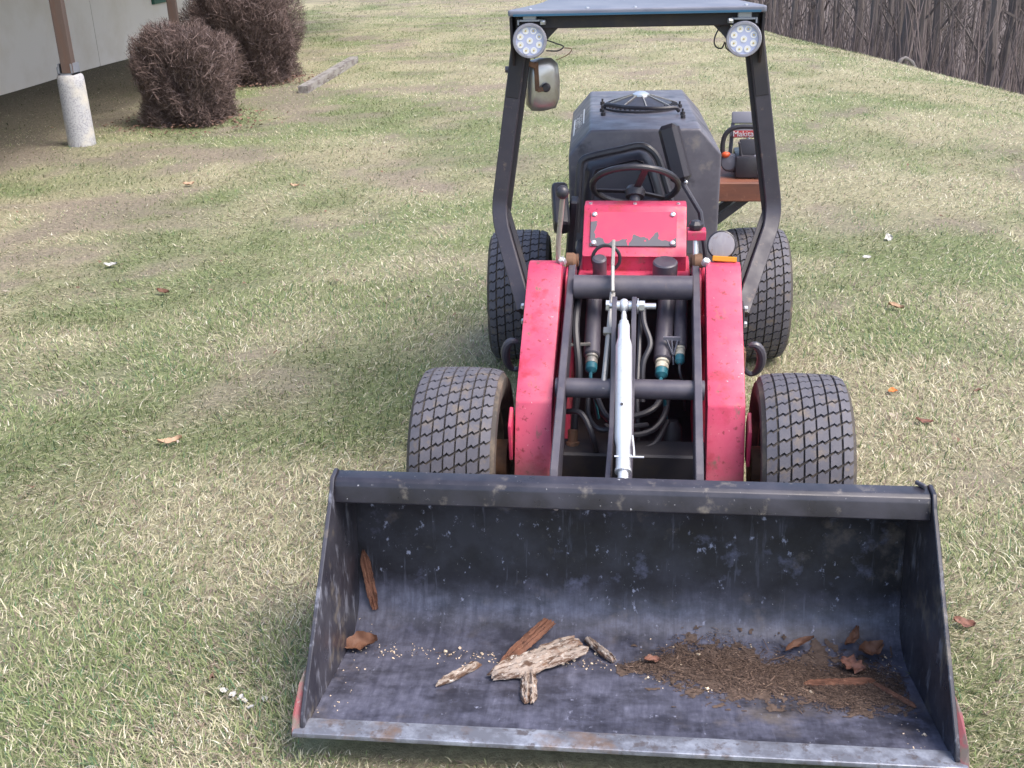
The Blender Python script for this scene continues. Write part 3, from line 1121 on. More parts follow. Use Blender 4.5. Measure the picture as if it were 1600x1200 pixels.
leaf('dry_leaf', 'brown leaf half sunk in the grass behind the tan curled leaf', 'leaf', lz(-2.351, 2.192), .07, .035, -.2, 'leaf_brown', .5, (.2, .1), 0, 12)
for k, (px, py) in enumerate(((-.936, -.779), (-.909, -.792), (-.872, -.812), (-.852, -.833), (-.885, -.800), (-.825, -.80))):
    leaf('white_petal', 'small white petal-like flake on the grass beside the bucket corner', 'petal', lz(px, py), .021, .014, k * 1.1, 'petal', .4, (.25, .1), 0, 20 + k, 'white flakes by the bucket corner')
# ================================================================== the loader
loader = thing('compact_loader', 'red and black compact loader with a wide black front bucket', 'loader', (0, 0, 0))
RT = Matrix.Translation((.005, 1.51, 0)) @ Matrix.Rotation(R(3.0), 4, 'Z') @ Matrix.Translation((-.005, -1.51, 0))
X0 = .010

# ---- wheels
def tyre_geo():
    g = G()
    prof = [(.150, -.088), (.158, -.098), (.185, -.115), (.215, -.1215), (.238, -.1195), (.2515, -.108), (.2550, -.07), (.2565, -.035),
            (.257, 0), (.2565, .035), (.2550, .07), (.2515, .108), (.238, .1195), (.215, .1215), (.185, .115), (.158, .098), (.150, .088)]
    g.lathe(prof, (0, 0, 0), (1, 0, 0), 60)
    g.F = [f for f in g.F if len(f) == 4]
    g.I = [0] * len(g.F)
    g.mi = 1
    rnd = random.Random(6)
    rows, cols = 44, 7
    pa = 2 * PI / rows

    def surf(x, a, h):
        r = .257 - .55 * x * x - (max(0, abs(x) - .085) ** 2) * 9 + h
        return (x, math.cos(a) * r, math.sin(a) * r)
    for c in range(cols):
        xc = (c - 3) * .0322
        for k in range(rows):
            a0 = (k - c * .31) * pa
            w_ = .0145 if 0 < c < 6 else .0135
            hl = .0158 / .257
            nt = .0032 / .257
            j = lambda: rnd.uniform(-.0006, .0006)
            sk = -.0050 / .257
            out = [(-w_, -hl - sk), (-w_ * .15, -hl - nt), (w_ * .3, -hl + nt), (w_, -hl + sk),
                   (w_, hl + sk), (w_ * .3, hl + nt * .6), (-w_ * .15, hl - nt), (-w_, hl - sk)]
            h = .0088 + rnd.uniform(-.0008, .0008)
            top = [surf(xc + x * .93 + j(), a0 + a * .95, h) for x, a in out]
            bot = [surf(xc + x, a0 + a, -.002) for x, a in out]
            n = len(out)
            F = [tuple(range(n))] + [(i, n + i, n + (i + 1) % n, (i + 1) % n) for i in range(n)]
            g.add(top + bot, F)
    return g


tyre_mesh = None


def wheel(x, y, side, rear):
    """side -1 / +1; mesh axis along x"""
    global tyre_mesh
    hub = Matrix.Translation((x, y, .262)) @ (Matrix.Rotation(R(3), 4, 'Z') if rear else Matrix()) @ (Matrix.Rotation(PI, 4, 'Z') if side < 0 else Matrix()) @ Matrix.Rotation(random.random() * 6, 4, 'X')
    e = bpy.data.objects.new('wheel', None)
    col.objects.link(e)
    e.parent = loader
    e.matrix_local = hub
    if tyre_mesh is None:
        t = tyre_geo().build('tyre', ['tyre_side', 'tyre_block'], e, smooth=28)
        tyre_mesh = t.data
        r = G().lathe([(.152, -.090), (.150, -.097), (.138, -.095), (.132, -.05), (.128, .02), (.05, .03), (.05, .05), (.0, .05)], (0, 0, 0), (1, 0, 0), 32)
        r.lathe([(.152, .090), (.150, .097), (.138, .095), (.132, .03)], (0, 0, 0), (1, 0, 0), 32)
        r.F = [f for f in r.F if len(f) == 4]
        r.I = [0] * len(r.F)
        ro = r.build('rim', 'rim', e)
        wheel.rim = ro.data
        h = G().lathe([(.058, -.13), (.058, -.05), (.075, -.05), (.075, .0), (.045, .0), (.045, .035)], (0, 0, 0), (1, 0, 0), 20)
        for k in range(5):
            a = k * 2 * PI / 5
            h.bolt((.03, math.cos(a) * .058, math.sin(a) * .058), (1, 0, 0), .010, .012)
        wheel.hub = h.build('wheel_motor', 'rust', e).data
    else:
        for nme, d in (('tyre', tyre_mesh), ('rim', wheel.rim), ('wheel_motor', wheel.hub)):
            o = bpy.data.objects.new(nme, d)
            col.objects.link(o)
            o.parent = e
    return e


random.seed(12)
wheel(-.464, 0, -1, 0)
wheel(.480, 0, 1, 0)
pl = RT @ Vector((-.466, 1.51, 0))
wheel(pl.x, pl.y, -1, 1)
pl = RT @ Vector((.476, 1.51, 0))
wheel(pl.x, pl.y, 1, 1)

# ---- chassis
g = G().box((X0, .24, .125), (.40, .72, .05), bev=.004)                      # belly plate
g.box((X0, .575, .40), (.40, .03, .50))                                      # bulkhead
g.box((X0, 0, .262), (.62, .10, .10), bev=.006)                              # axle beam
g.build('front_frame', 'black_dark', loader)
for s in (-1, 1):
    g = G().prism([(.13, .15), (.60, .15), (.60, .70), (.46, .735), (.36, .70), (.13, .40)], X0 + s * .203, X0 + s * .193, 'x', .002)
    g.box((X0 + s * .262, .42, .36), (.106, .30, .40), bev=.006).box((X0 + s * .262, .50, .42), (.104, .138, .50), bev=.006)
    g.build('tower', 'red_dirty', loader)
g = G().box((.005, 1.5, .40), (.46, 1.0, .30), bev=.01).box((.005, 1.51, .262), (.62, .10, .10), bev=.006).box((.005, .86, .27), (.50, .48, .04), bev=.005)
g.box((.005, .80, .22), (.16, .5, .10))
g.xf(RT).build('rear_frame', 'black_dark', loader)

# ---- lift arms (bent box section)
arm_poly = [(.412, .737), (.375, .737), (.345, .720), (-.030, .460), (-.110, .240), (-.36, .180), (-.36, .085), (-.04, .085), (.07, .41), (.36, .610), (.412, .64)]
for s in (-1, 1):
    a, b = sorted((X0 + s * .213, X0 + s * .3165))
    arm = G().prism(arm_poly, a, b, 'x', .007, 2).build('lift_arm', 'red_arm', loader, smooth=40)
    g = G().bolt((X0 + s * .212, .385, .735), (s * .3, -.5, 1), .013, .018)
    g.build('pivot_bolt', 'bolt', arm)
    g = G().lathe([(.026, 0), (.026, .022), (.018, .03)], (X0 + s * .205, .43, .728), (-s, 0, 0), 14)
    g.lathe([(.020, 0), (.020, .03)], (X0 + s * .17, .46, .722), (s, 0, 0), 12)
    g.build('pivot_boss', 'rust', arm)
    # bracket by the wheel, outside the arm
    g = G().prism([(-.08, .30), (-.02, .30), (.0, .40), (-.035, .445), (-.09, .41)], X0 + s * .322, X0 + s * .332, 'x', .002)
    g.build('guard_bracket', 'red_dirty', arm)

# ---- mounting frame: two plates and two cross tubes
for s in (-1, 1):
    xin = X0 + s * .186
    poly = [(.47, .740), (.40, .722), (.05, .562), (-.05, .514), (-.30, .392), (-.36, .30), (-.36, .18), (-.26, .25), (.0, .43), (.40, .62), (.47, .67)]
    G().prism(poly, xin - .0105, xin + .0105, 'x', .0025).build('frame_plate', 'black_bar', loader)
G().tube([(X0 - .174, .32, .682), (X0 + .174, .32, .682)], .036, 20).build('upper_cross_tube', 'black_bar', loader)
g = G().tube([(X0 - .205, .0, .492), (X0 + .205, .0, .492)], .0275, 18)
g.build('lower_cross_tube', 'black_bar', loader)
g = G().box((X0, -.372, .25), (.60, .018, .30), bev=.003)
g.build('hitch_plate', 'black_steel', loader)
for x_ in (-.036, .018):
    poly = [(.135, .715), (.10, .727), (.065, .71), (-.01, .53), (-.10, .42), (-.365, .39), (-.365, .31), (-.10, .31), (.03, .47), (.06, .52), (.13, .66)]
    G().prism(poly, x_ - .0065, x_ + .0065, 'x', .0015).build('link_lug', 'black_bar', loader)

# ---- turnbuckle top link
tl = G()
A, B = Vector((-.010, .10, .700)), Vector((.004, -.375, .405))
d = (B - A).normalized()
L = (B - A).length
tl.lathe([(.006, .022), (.0085, .036), (.0085, .056), (.0130, .0565), (.0130, .068), (.0160, .0685), (.0165, .112), (.0225, .140), (.0225, .438), (.0185, .462), (.0185, .528), (.021, .5285), (.021, .536), (.0135, .5365), (.0135, L)], A, d, 22)
top_link = tl.build('top_link', 'silver', loader, smooth=40)
g = G().ball(A, .0205, (.8, 1, 1), 3)
g.build('rod_end', 'silver', top_link)
g = G().tube([A + Vector((-.046, 0, 0)), A + Vector((.088, 0, 0))], .0085, 12)
g.lathe([(.0155, 0), (.0155, .010)], A + Vector((-.050, 0, 0)), (1, 0, 0), 6)
g.lathe([(.009, 0), (.0145, .002), (.0145, .010), (.009, .012)], A + Vector((-.022, 0, 0)), (1, 0, 0), 12)
g.lathe([(.009, 0), (.0145, .002), (.0145, .010), (.009, .012)], A + Vector((.012, 0, 0)), (1, 0, 0), 12)
g.lathe([(.022, 0), (.022, .003)], A + Vector((.037, 0, 0)), (1, 0, 0), 16)
g.lathe([(.0155, 0), (.0155, .015)], A + Vector((.042, 0, 0)), (1, 0, 0), 6)
g.build('link_bolt', 'bolt', top_link)
p = A + d * .345
nrm = Vector((0, -d.z, d.y)).normalized()
if nrm.z < 0:
    nrm = -nrm
G().lathe([(.0042, 0), (.0042, .0012)], p + Vector((-.004, 0, 0)) + nrm * .0222, nrm, 12).build('drilled_hole', 'black_dark', top_link)
g = G().tube(smooth_path([B - d * .075 + Vector((.019, 0, .0)), B - d * .06 + Vector((.028, 0, .012)), B - d * .12 + Vector((.024, 0, .012))], 4), .0022, 6)
g.tube([B - d * .055 + Vector((-.022, 0, .014)), B - d * .055 + Vector((.052, 0, .014))], .003, 6)
g.build('hairpin', 'bolt', top_link)

# ---- bent control rod
g = G().bar((-.0505, .40, .795), (-.049, .30, .745), .010, .030, .002).bar((-.049, .302, .747), (-.046, .235, .690), .010, .030, .002)
g.tube(smooth_path([(-.047, .24, .69), (-.050, .15, .640), (-.056, .06, .565), (-.0615, -.02, .497)], 4), .0085, 9)
g.box((-.051, .115, .618), (.034, .022, .016), (.6, 0, 0), .002)
g.build('indicator_rod', 'steel_rod', loader)

# ---- hydraulic cylinders and fittings
def cyl(a, b, r, fit, cable):
    a, b = Vector(a), Vector(b)
    d = (b - a).normalized()
    L = (b - a).length
    o = G().lathe([(r * .7, -.03), (r, -.025), (r, L), (r * .86, L + .004)], a, d, 18).build('hydraulic_cylinder', 'black_bar', loader)
    G().lathe([(r * .75, 0), (r * .8, .012), (r * .62, .014), (r * .74, .02), (r * .74, .034), (r * .6, .036)], b, d, 16).build('gland', fit, o)
    G().lathe([(r * .72, .036), (r * .72, .056), (r * .3, .066)], b, d, 14).build('cap', 'teal', o)
    c = b + d * .06
    G().tube(smooth_path([c, c + d * .03, c + Vector((.01, -.03, -.06)), c + Vector((.02, .02, -.16))], 4), r * .22, 7).build('cable', cable, o)


cyl((-.109, .43, .628), (-.106, .215, .505), .024, 'steel_rod', 'teal')
cyl((.113, .43, .628), (.101, .205, .497), .0265, 'white_fit', 'teal')
cyl((.156, .43, .628), (.152, .235, .527), .0195, 'white_fit', 'rubber')
g = G().box((.127, .225, .558), (.050, .01, .010)).bar((.127, .222, .556), (.133, .20, .485), .004, .004)
g.bar((.112, .222, .556), (.130, .205, .515), .004, .004).bar((.145, .222, .556), (.134, .205, .515), .004, .004)
g.build('cable_clip', 'grey_plastic', loader)
g = G().box((-.147, .21, .54), (.075, .01, .006), (0, 0, .2)).bar((-.158, .30, .60), (-.150, .21, .52), .012, .012)
g.build('hose_clamp', 'steel_rod', loader)

# ---- hoses
hs = [([(-.172, .02, .41), (-.12, -.02, .42), (-.085, -.05, .35), (-.075, .02, .22), (-.08, .1, .15)], .0085),
      ([(-.108, .10, .45), (-.105, .02, .40), (-.07, -.02, .375), (.0, .0, .375), (.06, .05, .36)], .0075),
      ([(-.09, .12, .42), (-.05, .04, .385), (.02, .05, .385), (.08, .08, .40), (.11, .15, .43)], .009),
      ([(-.07, .10, .37), (.0, .02, .345), (.07, .04, .345), (.11, .10, .37), (.12, .2, .40)], .009),
      ([(-.06, .10, .33), (.02, .01, .305), (.08, .03, .308), (.12, .12, .34)], .009),
      ([(.04, .34, .66), (.045, .25, .60), (.065, .2, .55), (.045, .16, .50), (.045, .12, .40)], .0085),
      ([(-.15, .38, .66), (-.155, .25, .58), (-.14, .15, .47), (-.15, .1, .35), (-.15, .05, .2)], .011),
      ([(.035, .36, .64), (.033, .2, .53), (.03, .1, .42), (.035, .06, .30)], .007)]
for p, r in hs:
    G().tube(smooth_path(p, 6), r, 8).build('hose', 'rubber', loader)
g = G()
g.tube(smooth_path([(-.075 + .042 * math.cos(a), .47, .725 + .042 * math.sin(a)) for a in np.linspace(-.9, PI + .9, 10)], 3), .0055, 7)
g.build('hose', 'rubber', loader)
G().lathe([(.022, -.03), (.022, .035), (.016, .04)], (-.095, .455, .70), (0, -.4, 1), 14).build('breather_cap', 'black_bar', loader)
G().lathe([(.038, -.02), (.038, .02), (.034, .024)], (.105, .455, .70), (0, -.2, 1), 22).build('filler_cap', 'black_bar', loader)
# fitting stacks low in the bay
g = G().lathe([(.014, 0), (.014, .06), (.02, .062), (.02, .085), (.014, .087), (.014, .12)], (-.150, -.01, .235), (0, .3, 1), 10)
g.lathe([(.03, 0), (.03, .02)], (-.150, -.015, .222), (0, .3, 1), 6)
g.build('hose_fitting', 'rust', loader)
g = G().lathe([(.032, 0), (.032, .15), (.02, .17)], (.13, .10, .17), (0, .2, 1), 14).box((.10, .02, .215), (.05, .05, .03), (0, 0, .2), .003)
g.build('valve_body', 'black_dark', loader)

# ---- tow hooks on the tower sides
for s in (-1, 1):
    xh = X0 + s * .365
    pts = []
    for a in np.linspace(R(65), R(330), 16):
        pts.append((xh - s * .006 + s * .028 * -math.cos(a), .31 - .012 * math.sin(a), .462 + .052 * math.sin(a)))
    rads = [.008 + .0065 * math.sin(PI * min(1, i / 11)) for i in range(16)]
    h = G().tube(pts, rads, 10)
    h.build('tow_hook', 'black_steel', loader)
    G().box((X0 + s * .3275, .31, .462), (.022, .05, .07), bev=.004).build('hook_plate', 'rust', loader)

# ---- dash
g = G().prism([(.50, .722), (.625, .853), (.69, .853), (.69, .60), (.515, .60), (.515, .722)], -.152, .170, 'x', .005, 2)
g.box((X0, .545, .655), (.345, .28, .036), bev=.004)
dash = g.build('dash_box', 'red', loader, smooth=40)
yv = Vector((0, .125, .131)).normalized()
nv = Vector((0, -yv.z, yv.y))
PM = Matrix((Vector((1, 0, 0)), yv, nv)).transposed().to_4x4()
PM = Matrix.Translation(Vector((.005, .5655, .7905)) + nv * .0035) @ PM
cp = G().box((0, 0, 0), (.268, .121, .004), bev=.001).build('cover_plate', 'chipped', dash)
cp.matrix_local = PM
for sx in (-1, 1):
    for sy in (-1, 1):
        g = G().lathe([(.0085, 0), (.0085, .003), (.0065, .006), (.0, .0072)], (sx * .122, sy * .050, .002), (0, 0, 1), 14)
        b = g.build('plate_bolt', 'bolt', dash)
        b.matrix_local = PM
for x_ in (-.132, .008, .144):
    G().lathe([(.006, 0), (.006, .005), (.0, .007)], (x_, .640, .852), (0, 0, 1), 10).build('top_bolt', 'bolt', dash)
# bracket with knob and rod on the right of the dash
rb = G().box((.196, .46, .8175), (.056, .05, .008), bev=.002).box((.196, .437, .806), (.056, .006, .026), bev=.002).build('knob_bracket', 'red', dash)
G().lathe([(.018, 0), (.022, .006), (.022, .016), (.014, .026), (.0, .028)], (.193, .455, .823), (0, 0, 1), 7).build('knob', 'plastic', dash)
G().tube([(.193, .455, .82), (.197, .430, .725)], .0085, 10).build('threaded_rod', 'silver', dash)

# ---- steering wheel
c = Vector((.006, .735, .890))
t1 = Vector((0, -math.cos(R(38)), math.sin(R(38))))
t2 = Vector((1, 0, 0))
ring = [c + t2 * (.1375 * math.cos(a)) + t1 * (.1375 * math.sin(a)) for a in np.linspace(0, 2 * PI, 40, endpoint=False)]
sw = G().tube(ring, .0105, 10, closed=True).build('steering_wheel', 'plastic', loader)
nn = t2.cross(t1).normalized()
if nn.z < 0:
    nn = -nn
hubp = c - nn * .02
for k, a in enumerate((R(75), R(195), R(315))):
    e = c + t2 * (.135 * math.cos(a)) + t1 * (.135 * math.sin(a))
    G().bar(hubp, e, .022, .006, .001, upv=nn).build('spoke', 'plastic', sw)
G().lathe([(.03, -.02), (.034, 0), (.026, .014), (.0, .018)], hubp, nn, 18).build('hub', 'plastic', sw)
G().tube([hubp - nn * .01, hubp - nn * .30], .018, 12).build('steering_column', 'black_steel', loader)

# ---- seat
y_s = .95
outl = [(-.198, .68), (-.194, .80), (-.188, .895), (-.178, .924), (-.145, .938), (-.05, .958), (.010, .970), (.045, .962), (.078, .928), (.105, .85), (.130, .77), (.150, .68)]
def sp(x, z, off=0.0):
    return (x, y_s + off + (z - .80) * .18, z)
seat = G()
seat.tube(smooth_path([sp(x, z) for x, z in outl], 5), .0125, 9)
seat_o = seat.build('seat_frame', 'plastic', loader)
inn = [(-.180, .62), (-.176, .80), (-.170, .885), (-.160, .908), (-.05, .934), (.012, .946), (.040, .938), (.063, .912), (.088, .84), (.115, .75), (.130, .62)]
g = G()
n = len(inn)
V = [sp(x, z, .02) for x, z in inn] + [sp(x, z, .055) for x, z in inn]
cx, cz = -.03, .80
rim2 = [sp(cx + (x - cx) * .80, cz + (z - cz) * .86, -.004) for x, z in inn]
V2 = [sp(cx + (x - cx) * .74, cz + (z - cz) * .80, .010) for x, z in inn]
V = V + rim2 + V2
F = []
for a, b in ((n, 0), (0, 2 * n), (2 * n, 3 * n)):
    for i in range(n):
        j = (i + 1) % n
        F.append((a + i, a + j, b + j, b + i))
F.append(tuple(3 * n + i for i in range(n)))
F.append(tuple(n + i for i in range(n))[::-1])
g.add(V, F)
g.build('backrest', 'seat', seat_o, smooth=50)
g = G().box((-.03, .86, .60), (.36, .26, .08), (.05, 0, 0), .03, 3)
g.build('cushion', 'seat', seat_o)
g = G().box((-.242, .80, .800), (.055, .17, .075), (.75, 0, .15), .02, 3).box((-.206, .84, .72), (.03, .05, .22), (.2, .1, 0), .006)
g.build('armrest', 'plastic', seat_o)

# ---- padded lap bar on the right
a, b = Vector((.108, .93, 1.050)), Vector((.160, .885, .868))
lb = G()
lb.bar(a, b, .066, .060, .014, upv=(-.3, -1, .2))
pad = lb.build('grip_pad', 'seat', loader)
G().bar(a.lerp(b, .02) + Vector((.012, -.026, 0)), b + Vector((.012, -.026, 0)), .006, .004, .001).build('seam', 'plastic', pad)
G().tube([b - (b - a) * .1, b, (.222, .84, .775), (.25, .83, .60)], .009, 9).build('lever_rod', 'black_steel', pad)
G().ball(b + Vector((.012, -.022, .004)), .007).build('lever_bolt', 'bolt', pad)

# ---- gear lever on the left
g = G().tube(smooth_path([(-.218, .40, .68), (-.216, .385, .75), (-.2155, .38, .80), (-.205, .37, .89), (-.199, .36, .945)], 5), .0075, 9)
lev = g.build('control_lever', 'steel_rod', loader)
G().ball((-.199, .36, .958), .0195, (1, 1, 1.05), 3).build('lever_knob', 'plastic', lev)

# ---- round front lamp and amber reflector
lampc = Vector((.270, .425, .783))
ax = Vector((-.05, -1, .22)).normalized()
o = G().lathe([(.02, -.05), (.036, -.03), (.0435, -.004), (.0435, .004), (.0405, .006)], lampc, ax, 28).build('front_lamp', 'plastic', loader)
G().lathe([(.0405, .002), (.038, .008), (.02, .0105), (.0, .0115)], lampc, ax, 28).build('lens', 'disc', o)
G().box((.262, .452, .715), (.02, .02, .12)).build('lamp_stalk', 'black_steel', o)
G().box((.279, .400, .747), (.072, .010, .016), (-.3, .06, 0), .002).build('amber_reflector', 'amber', loader)

# ---- roll-over frame
for s in (-1, 1):
    f0, k0, t0 = Vector((s * .330 + .006, .45, .56)), Vector((s * .441 + .006, .690, .812)), Vector((s * .343 + .004, .690, 1.43))
    lg = G()
    # one bent rectangular tube, swept foot - knee - top with a rounded knee
    path = [f0, f0.lerp(k0, .80)] + [f0.lerp(k0, .80) * (1 - t) ** 2 + k0 * (2 * t * (1 - t)) + k0.lerp(t0, .09) * t * t for t in (.25, .5, .75)] + [k0.lerp(t0, .09), t0]
    Vv, Ff = [], []
    for i, p_ in enumerate(path):
        dd = (path[min(i + 1, len(path) - 1)] - path[max(i - 1, 0)]).normalized()
        fr = (Vector((0, -1, 0)) + dd * dd.y).normalized()
        sd = dd.cross(fr).normalized()
        for (u_, v_) in ((-.024, -.024), (-.021, -.027), (.021, -.027), (.024, -.024), (.024, .024), (.021, .027), (-.021, .027), (-.024, .024)):
            Vv.append(p_ + sd * u_ + fr * v_)
    for i in range(len(path) - 1):
        for j in range(8):
            Ff.append((i * 8 + j, i * 8 + (j + 1) % 8, i * 8 + 8 + (j + 1) % 8, i * 8 + 8 + j))
    Ff += [tuple(range(8))[::-1], tuple((len(path) - 1) * 8 + j for j in range(8))]
    lg.add(Vv, Ff)
    bmx = bmesh.new()
    leg = lg.build('rollbar_leg', 'rops', loader)
    bmx.from_mesh(leg.data)
    bmesh.ops.recalc_face_normals(bmx, faces=bmx.faces)
    bmx.to_mesh(leg.data)
    bmx.free()
    fl_ = [Vector(p_) + Vector((-s * .029, .012, 0)) for p_ in (k0.lerp(t0, .0), t0)]
    G().bar(fl_[0], fl_[1], .014, .040, .001, upv=(0, -1, 0)).build('leg_flange', 'black_dark', leg)
    fl_ = [Vector(p_) + Vector((-s * .027, .010, .012)) for p_ in (f0.lerp(k0, .1), f0.lerp(k0, .97))]
    G().bar(fl_[0], fl_[1], .014, .034, .001, upv=(s * .1, -1, .9)).build('leg_flange', 'black_dark', leg)
    m0 = k0.lerp(t0, .60)
    G().bar(m0, t0, .0405, .0575, .002, upv=(0, -1, 0)).build('leg_sleeve', 'black_dark', leg)
    g = G().box((s * .330 + X0, .43, .52), (.012, .10, .16), bev=.002)
    g.build('foot_plate', 'rops', leg)
    for dz in (0, .05):
        G().bolt((s * .337 + X0, .415, .535 + dz), (s, 0, 0), .010, .010).build('foot_bolt', 'bolt', leg)
    g = G().prism([(.60, 1.428), (.76, 1.428), (.745, 1.30), (.66, 1.28), (.615, 1.34)], s * .374 + .002, s * .366 + .002, 'x', .001)
    g.build('corner_plate', 'black_dark', leg)
    # gusset under the beam
    g = G().prism([(s * .225, 1.396), (s * .275, 1.396), (s * .325, 1.33), (s * .305, 1.30), (s * .262, 1.36)], .655, .663, 'y', .001)
    g.build('gusset', 'black_steel', leg)
    leg_t = t0
G().box((.002, .640, 1.4105), (.716, .045, .036), bev=.002).build('rollbar_beam', 'black_dark', loader)
G().box((.002, 1.26, 1.41), (.56, .04, .032), bev=.002).build('canopy_rib', 'black_dark', loader)
for s in (-1, 1):
    G().bar((s * .27, .664, 1.41), (s * .26, 1.238, 1.41), .035, .03, .002).build('canopy_rail', 'black_dark', loader)
# canopy sheet: front straight, rear corners rounded
def rrect(x0, x1, y0, y1, rf, rb, n=7):
    P = []
    for (cx, cy, r, a0) in ((x1 - rf, y0 + rf, rf, -90), (x1 - rb, y1 - rb, rb, 0), (x0 + rb, y1 - rb, rb, 90), (x0 + rf, y0 + rf, rf, 180)):
        for i in range(n):
            a = R(a0 + 90 * i / (n - 1))
            P.append((cx + r * math.cos(a), cy + r * math.sin(a)))
    return P
hw = [(.585, .372), (.592, .377), (.62, .373), (.66, .362), (.72, .342), (.80, .318), (.90, .300), (1.05, .290), (1.30, .284), (1.345, .27), (1.36, .24)]
g = G().prism([(x + .002, y) for y, x in hw] + [(-x + .002, y) for y, x in hw[::-1]], 1.430, 1.448, 'z', .005, 3)
can = g.build('canopy', 'canopy', loader, smooth=45)
G().box((.002, .583, 1.4345), (.720, .006, .006)).build('edge_trim', 'blue_edge', can)
for x_ in (-.31, -.14, 0, .32):
    G().bolt((x_, .61, 1.448), (0, 0, 1), .006, .004, 8).build('canopy_bolt', 'bolt', can)

# ---- work lights
for s, c in ((-1, Vector((-.311, .595, 1.361))), (1, Vector((.317, .595, 1.356)))):
    ax = Vector((-.02, -1, -.02)).normalized()
    wl = G().lathe([(.025, -.055), (.040, -.045), (.046, -.02), (.0505, -.006), (.0515, .004), (.049, .010), (.043, .010), (.042, .002)], c, ax, 36).build('work_light', 'lamp_body', loader)
    G().lathe([(.0425, .001), (.0425, .0035), (.0, .0035)], c, ax, 30).build('lens', 'lens', wl)
    q = Vector((0, 0, 1)).rotation_difference(ax)
    e1, e2 = Vector((1, 0, 0)), Vector((0, 0, 1))
    spots = [(0, 0)] + [(.0305 * math.cos(R(22.5 + 45 * k)), .0305 * math.sin(R(22.5 + 45 * k))) for k in range(8)]
    for (u, v) in spots:
        pc = c + e1 * u + e2 * v + ax * .0032
        ld = G().lathe([(.0096, 0), (.0096, .0015), (.0076, .0015), (.0050, .0008), (.0, .0008)], pc, ax, 14).build('led', 'led', wl)
    g = G().lathe([(.0027, 0), (.0027, .0012)], (0, 0, 0), ax, 8)
    gg = G()
    for (u, v) in spots:
        pc = c + e1 * u + e2 * v + ax * .0042
        gg.lathe([(.0030, 0), (.0030, .0014), (0, .0016)], pc, ax, 8)
    gg.build('led_chip', 'led_chip', wl, kind='stuff')
    g = G().box(c + Vector((0, .012, .057)), (.062, .030, .006), bev=.001)
    for t in (-1, 1):
        g.box(c + Vector((t * .034, .012, .052)), (.005, .028, .016), bev=.001)
    g.box(c + Vector((0, .015, .067)), (.04, .03, .022), bev=.002)
    g.build('bracket', 'galv', wl)
    G().bolt(c + Vector((.036 if s < 0 else -.036, .0, .052)), (1 if s < 0 else -1, -.4, 0), .008, .012).build('bracket_bolt', 'bolt', wl)
    w1 = [c + Vector((-s * .040, .03, .0)), c + Vector((-s * .075, .03, -.012)), c + Vector((-s * .098, .03, -.022)), c + Vector((-s * .080, .03, -.034)), c + Vector((-s * .045, .03, -.033))]
    if s > 0:
        w1 = [c + Vector((-.065, .04, .038)), c + Vector((-.082, .04, .0)), c + Vector((-.078, .04, -.024)), c + Vector((-.060, .04, -.030)), c + Vector((-.052, .03, -.012)), c + Vector((-.046, .03, -.030)), c + Vector((-.02, .03, -.048))]
    G().tube(smooth_path(w1, 5), .0022, 6).build('wire', 'rubber', wl)
    if s < 0:
        G().tube(smooth_path([c + Vector((.10, .035, -.026)), c + Vector((.122, .035, -.030)), c + Vector((.110, .035, -.046)), c + Vector((.075, .04, -.062))], 5), .0014, 5).build('wire', 'rust', wl)

# ---- mirror on the left leg, back of its shell towards us
mo = G()
outm = [(-.330, 1.285), (-.300, 1.292), (-.262, 1.290), (-.243, 1.272), (-.237, 1.220), (-.239, 1.165), (-.250, 1.137), (-.29, 1.128), (-.326, 1.130), (-.343, 1.150), (-.345, 1.21), (-.340, 1.265)]
n = len(outm)
cx, cz = -.291, 1.21
V = []
for k, (sc, yy) in enumerate(((1.0, .760), (1.0, .748), (.93, .738), (.70, .728), (.35, .724))):
    V += [(cx + (x - cx) * sc, yy + (x - cx) * .18, cz + (z - cz) * sc) for x, z in outm]
F = []
for k in range(4):
    for i in range(n):
        j = (i + 1) % n
        F.append((k * n + j, k * n + i, (k + 1) * n + i, (k + 1) * n + j))
F.append(tuple(4 * n + i for i in range(n))[::-1])
mo.add(V, F)
mir = mo.build('mirror', 'mirror_back', loader, smooth=60)
g = G().add([(cx + (x - cx) * .99, .7605 + (x - cx) * .18, cz + (z - cz) * .99) for x, z in outm], [tuple(range(n))])
g.build('mirror_glass', 'chrome', mir)
g = G().bar((-.335, .70, 1.285), (-.304, .705, 1.272), .014, .016, .002).bar((-.306, .708, 1.285), (-.303, .712, 1.196), .014, .008, .002, upv=(0, -1, 0)).bar((-.304, .712, 1.199), (-.276, .716, 1.204), .012, .014, .002)
g.build('mirror_arm', 'rust', mir)
G().lathe([(.014, 0), (.014, .012), (.009, .016)], (-.276, .724, 1.206), (0, -1, 0), 14).build('mirror_knuckle', 'plastic', mir)
G().lathe([(.010, 0), (.010, .02)], (-.378, .675, 1.268), (-1, 0, 0), 8).build('clamp_bolt', 'black_steel', mir)

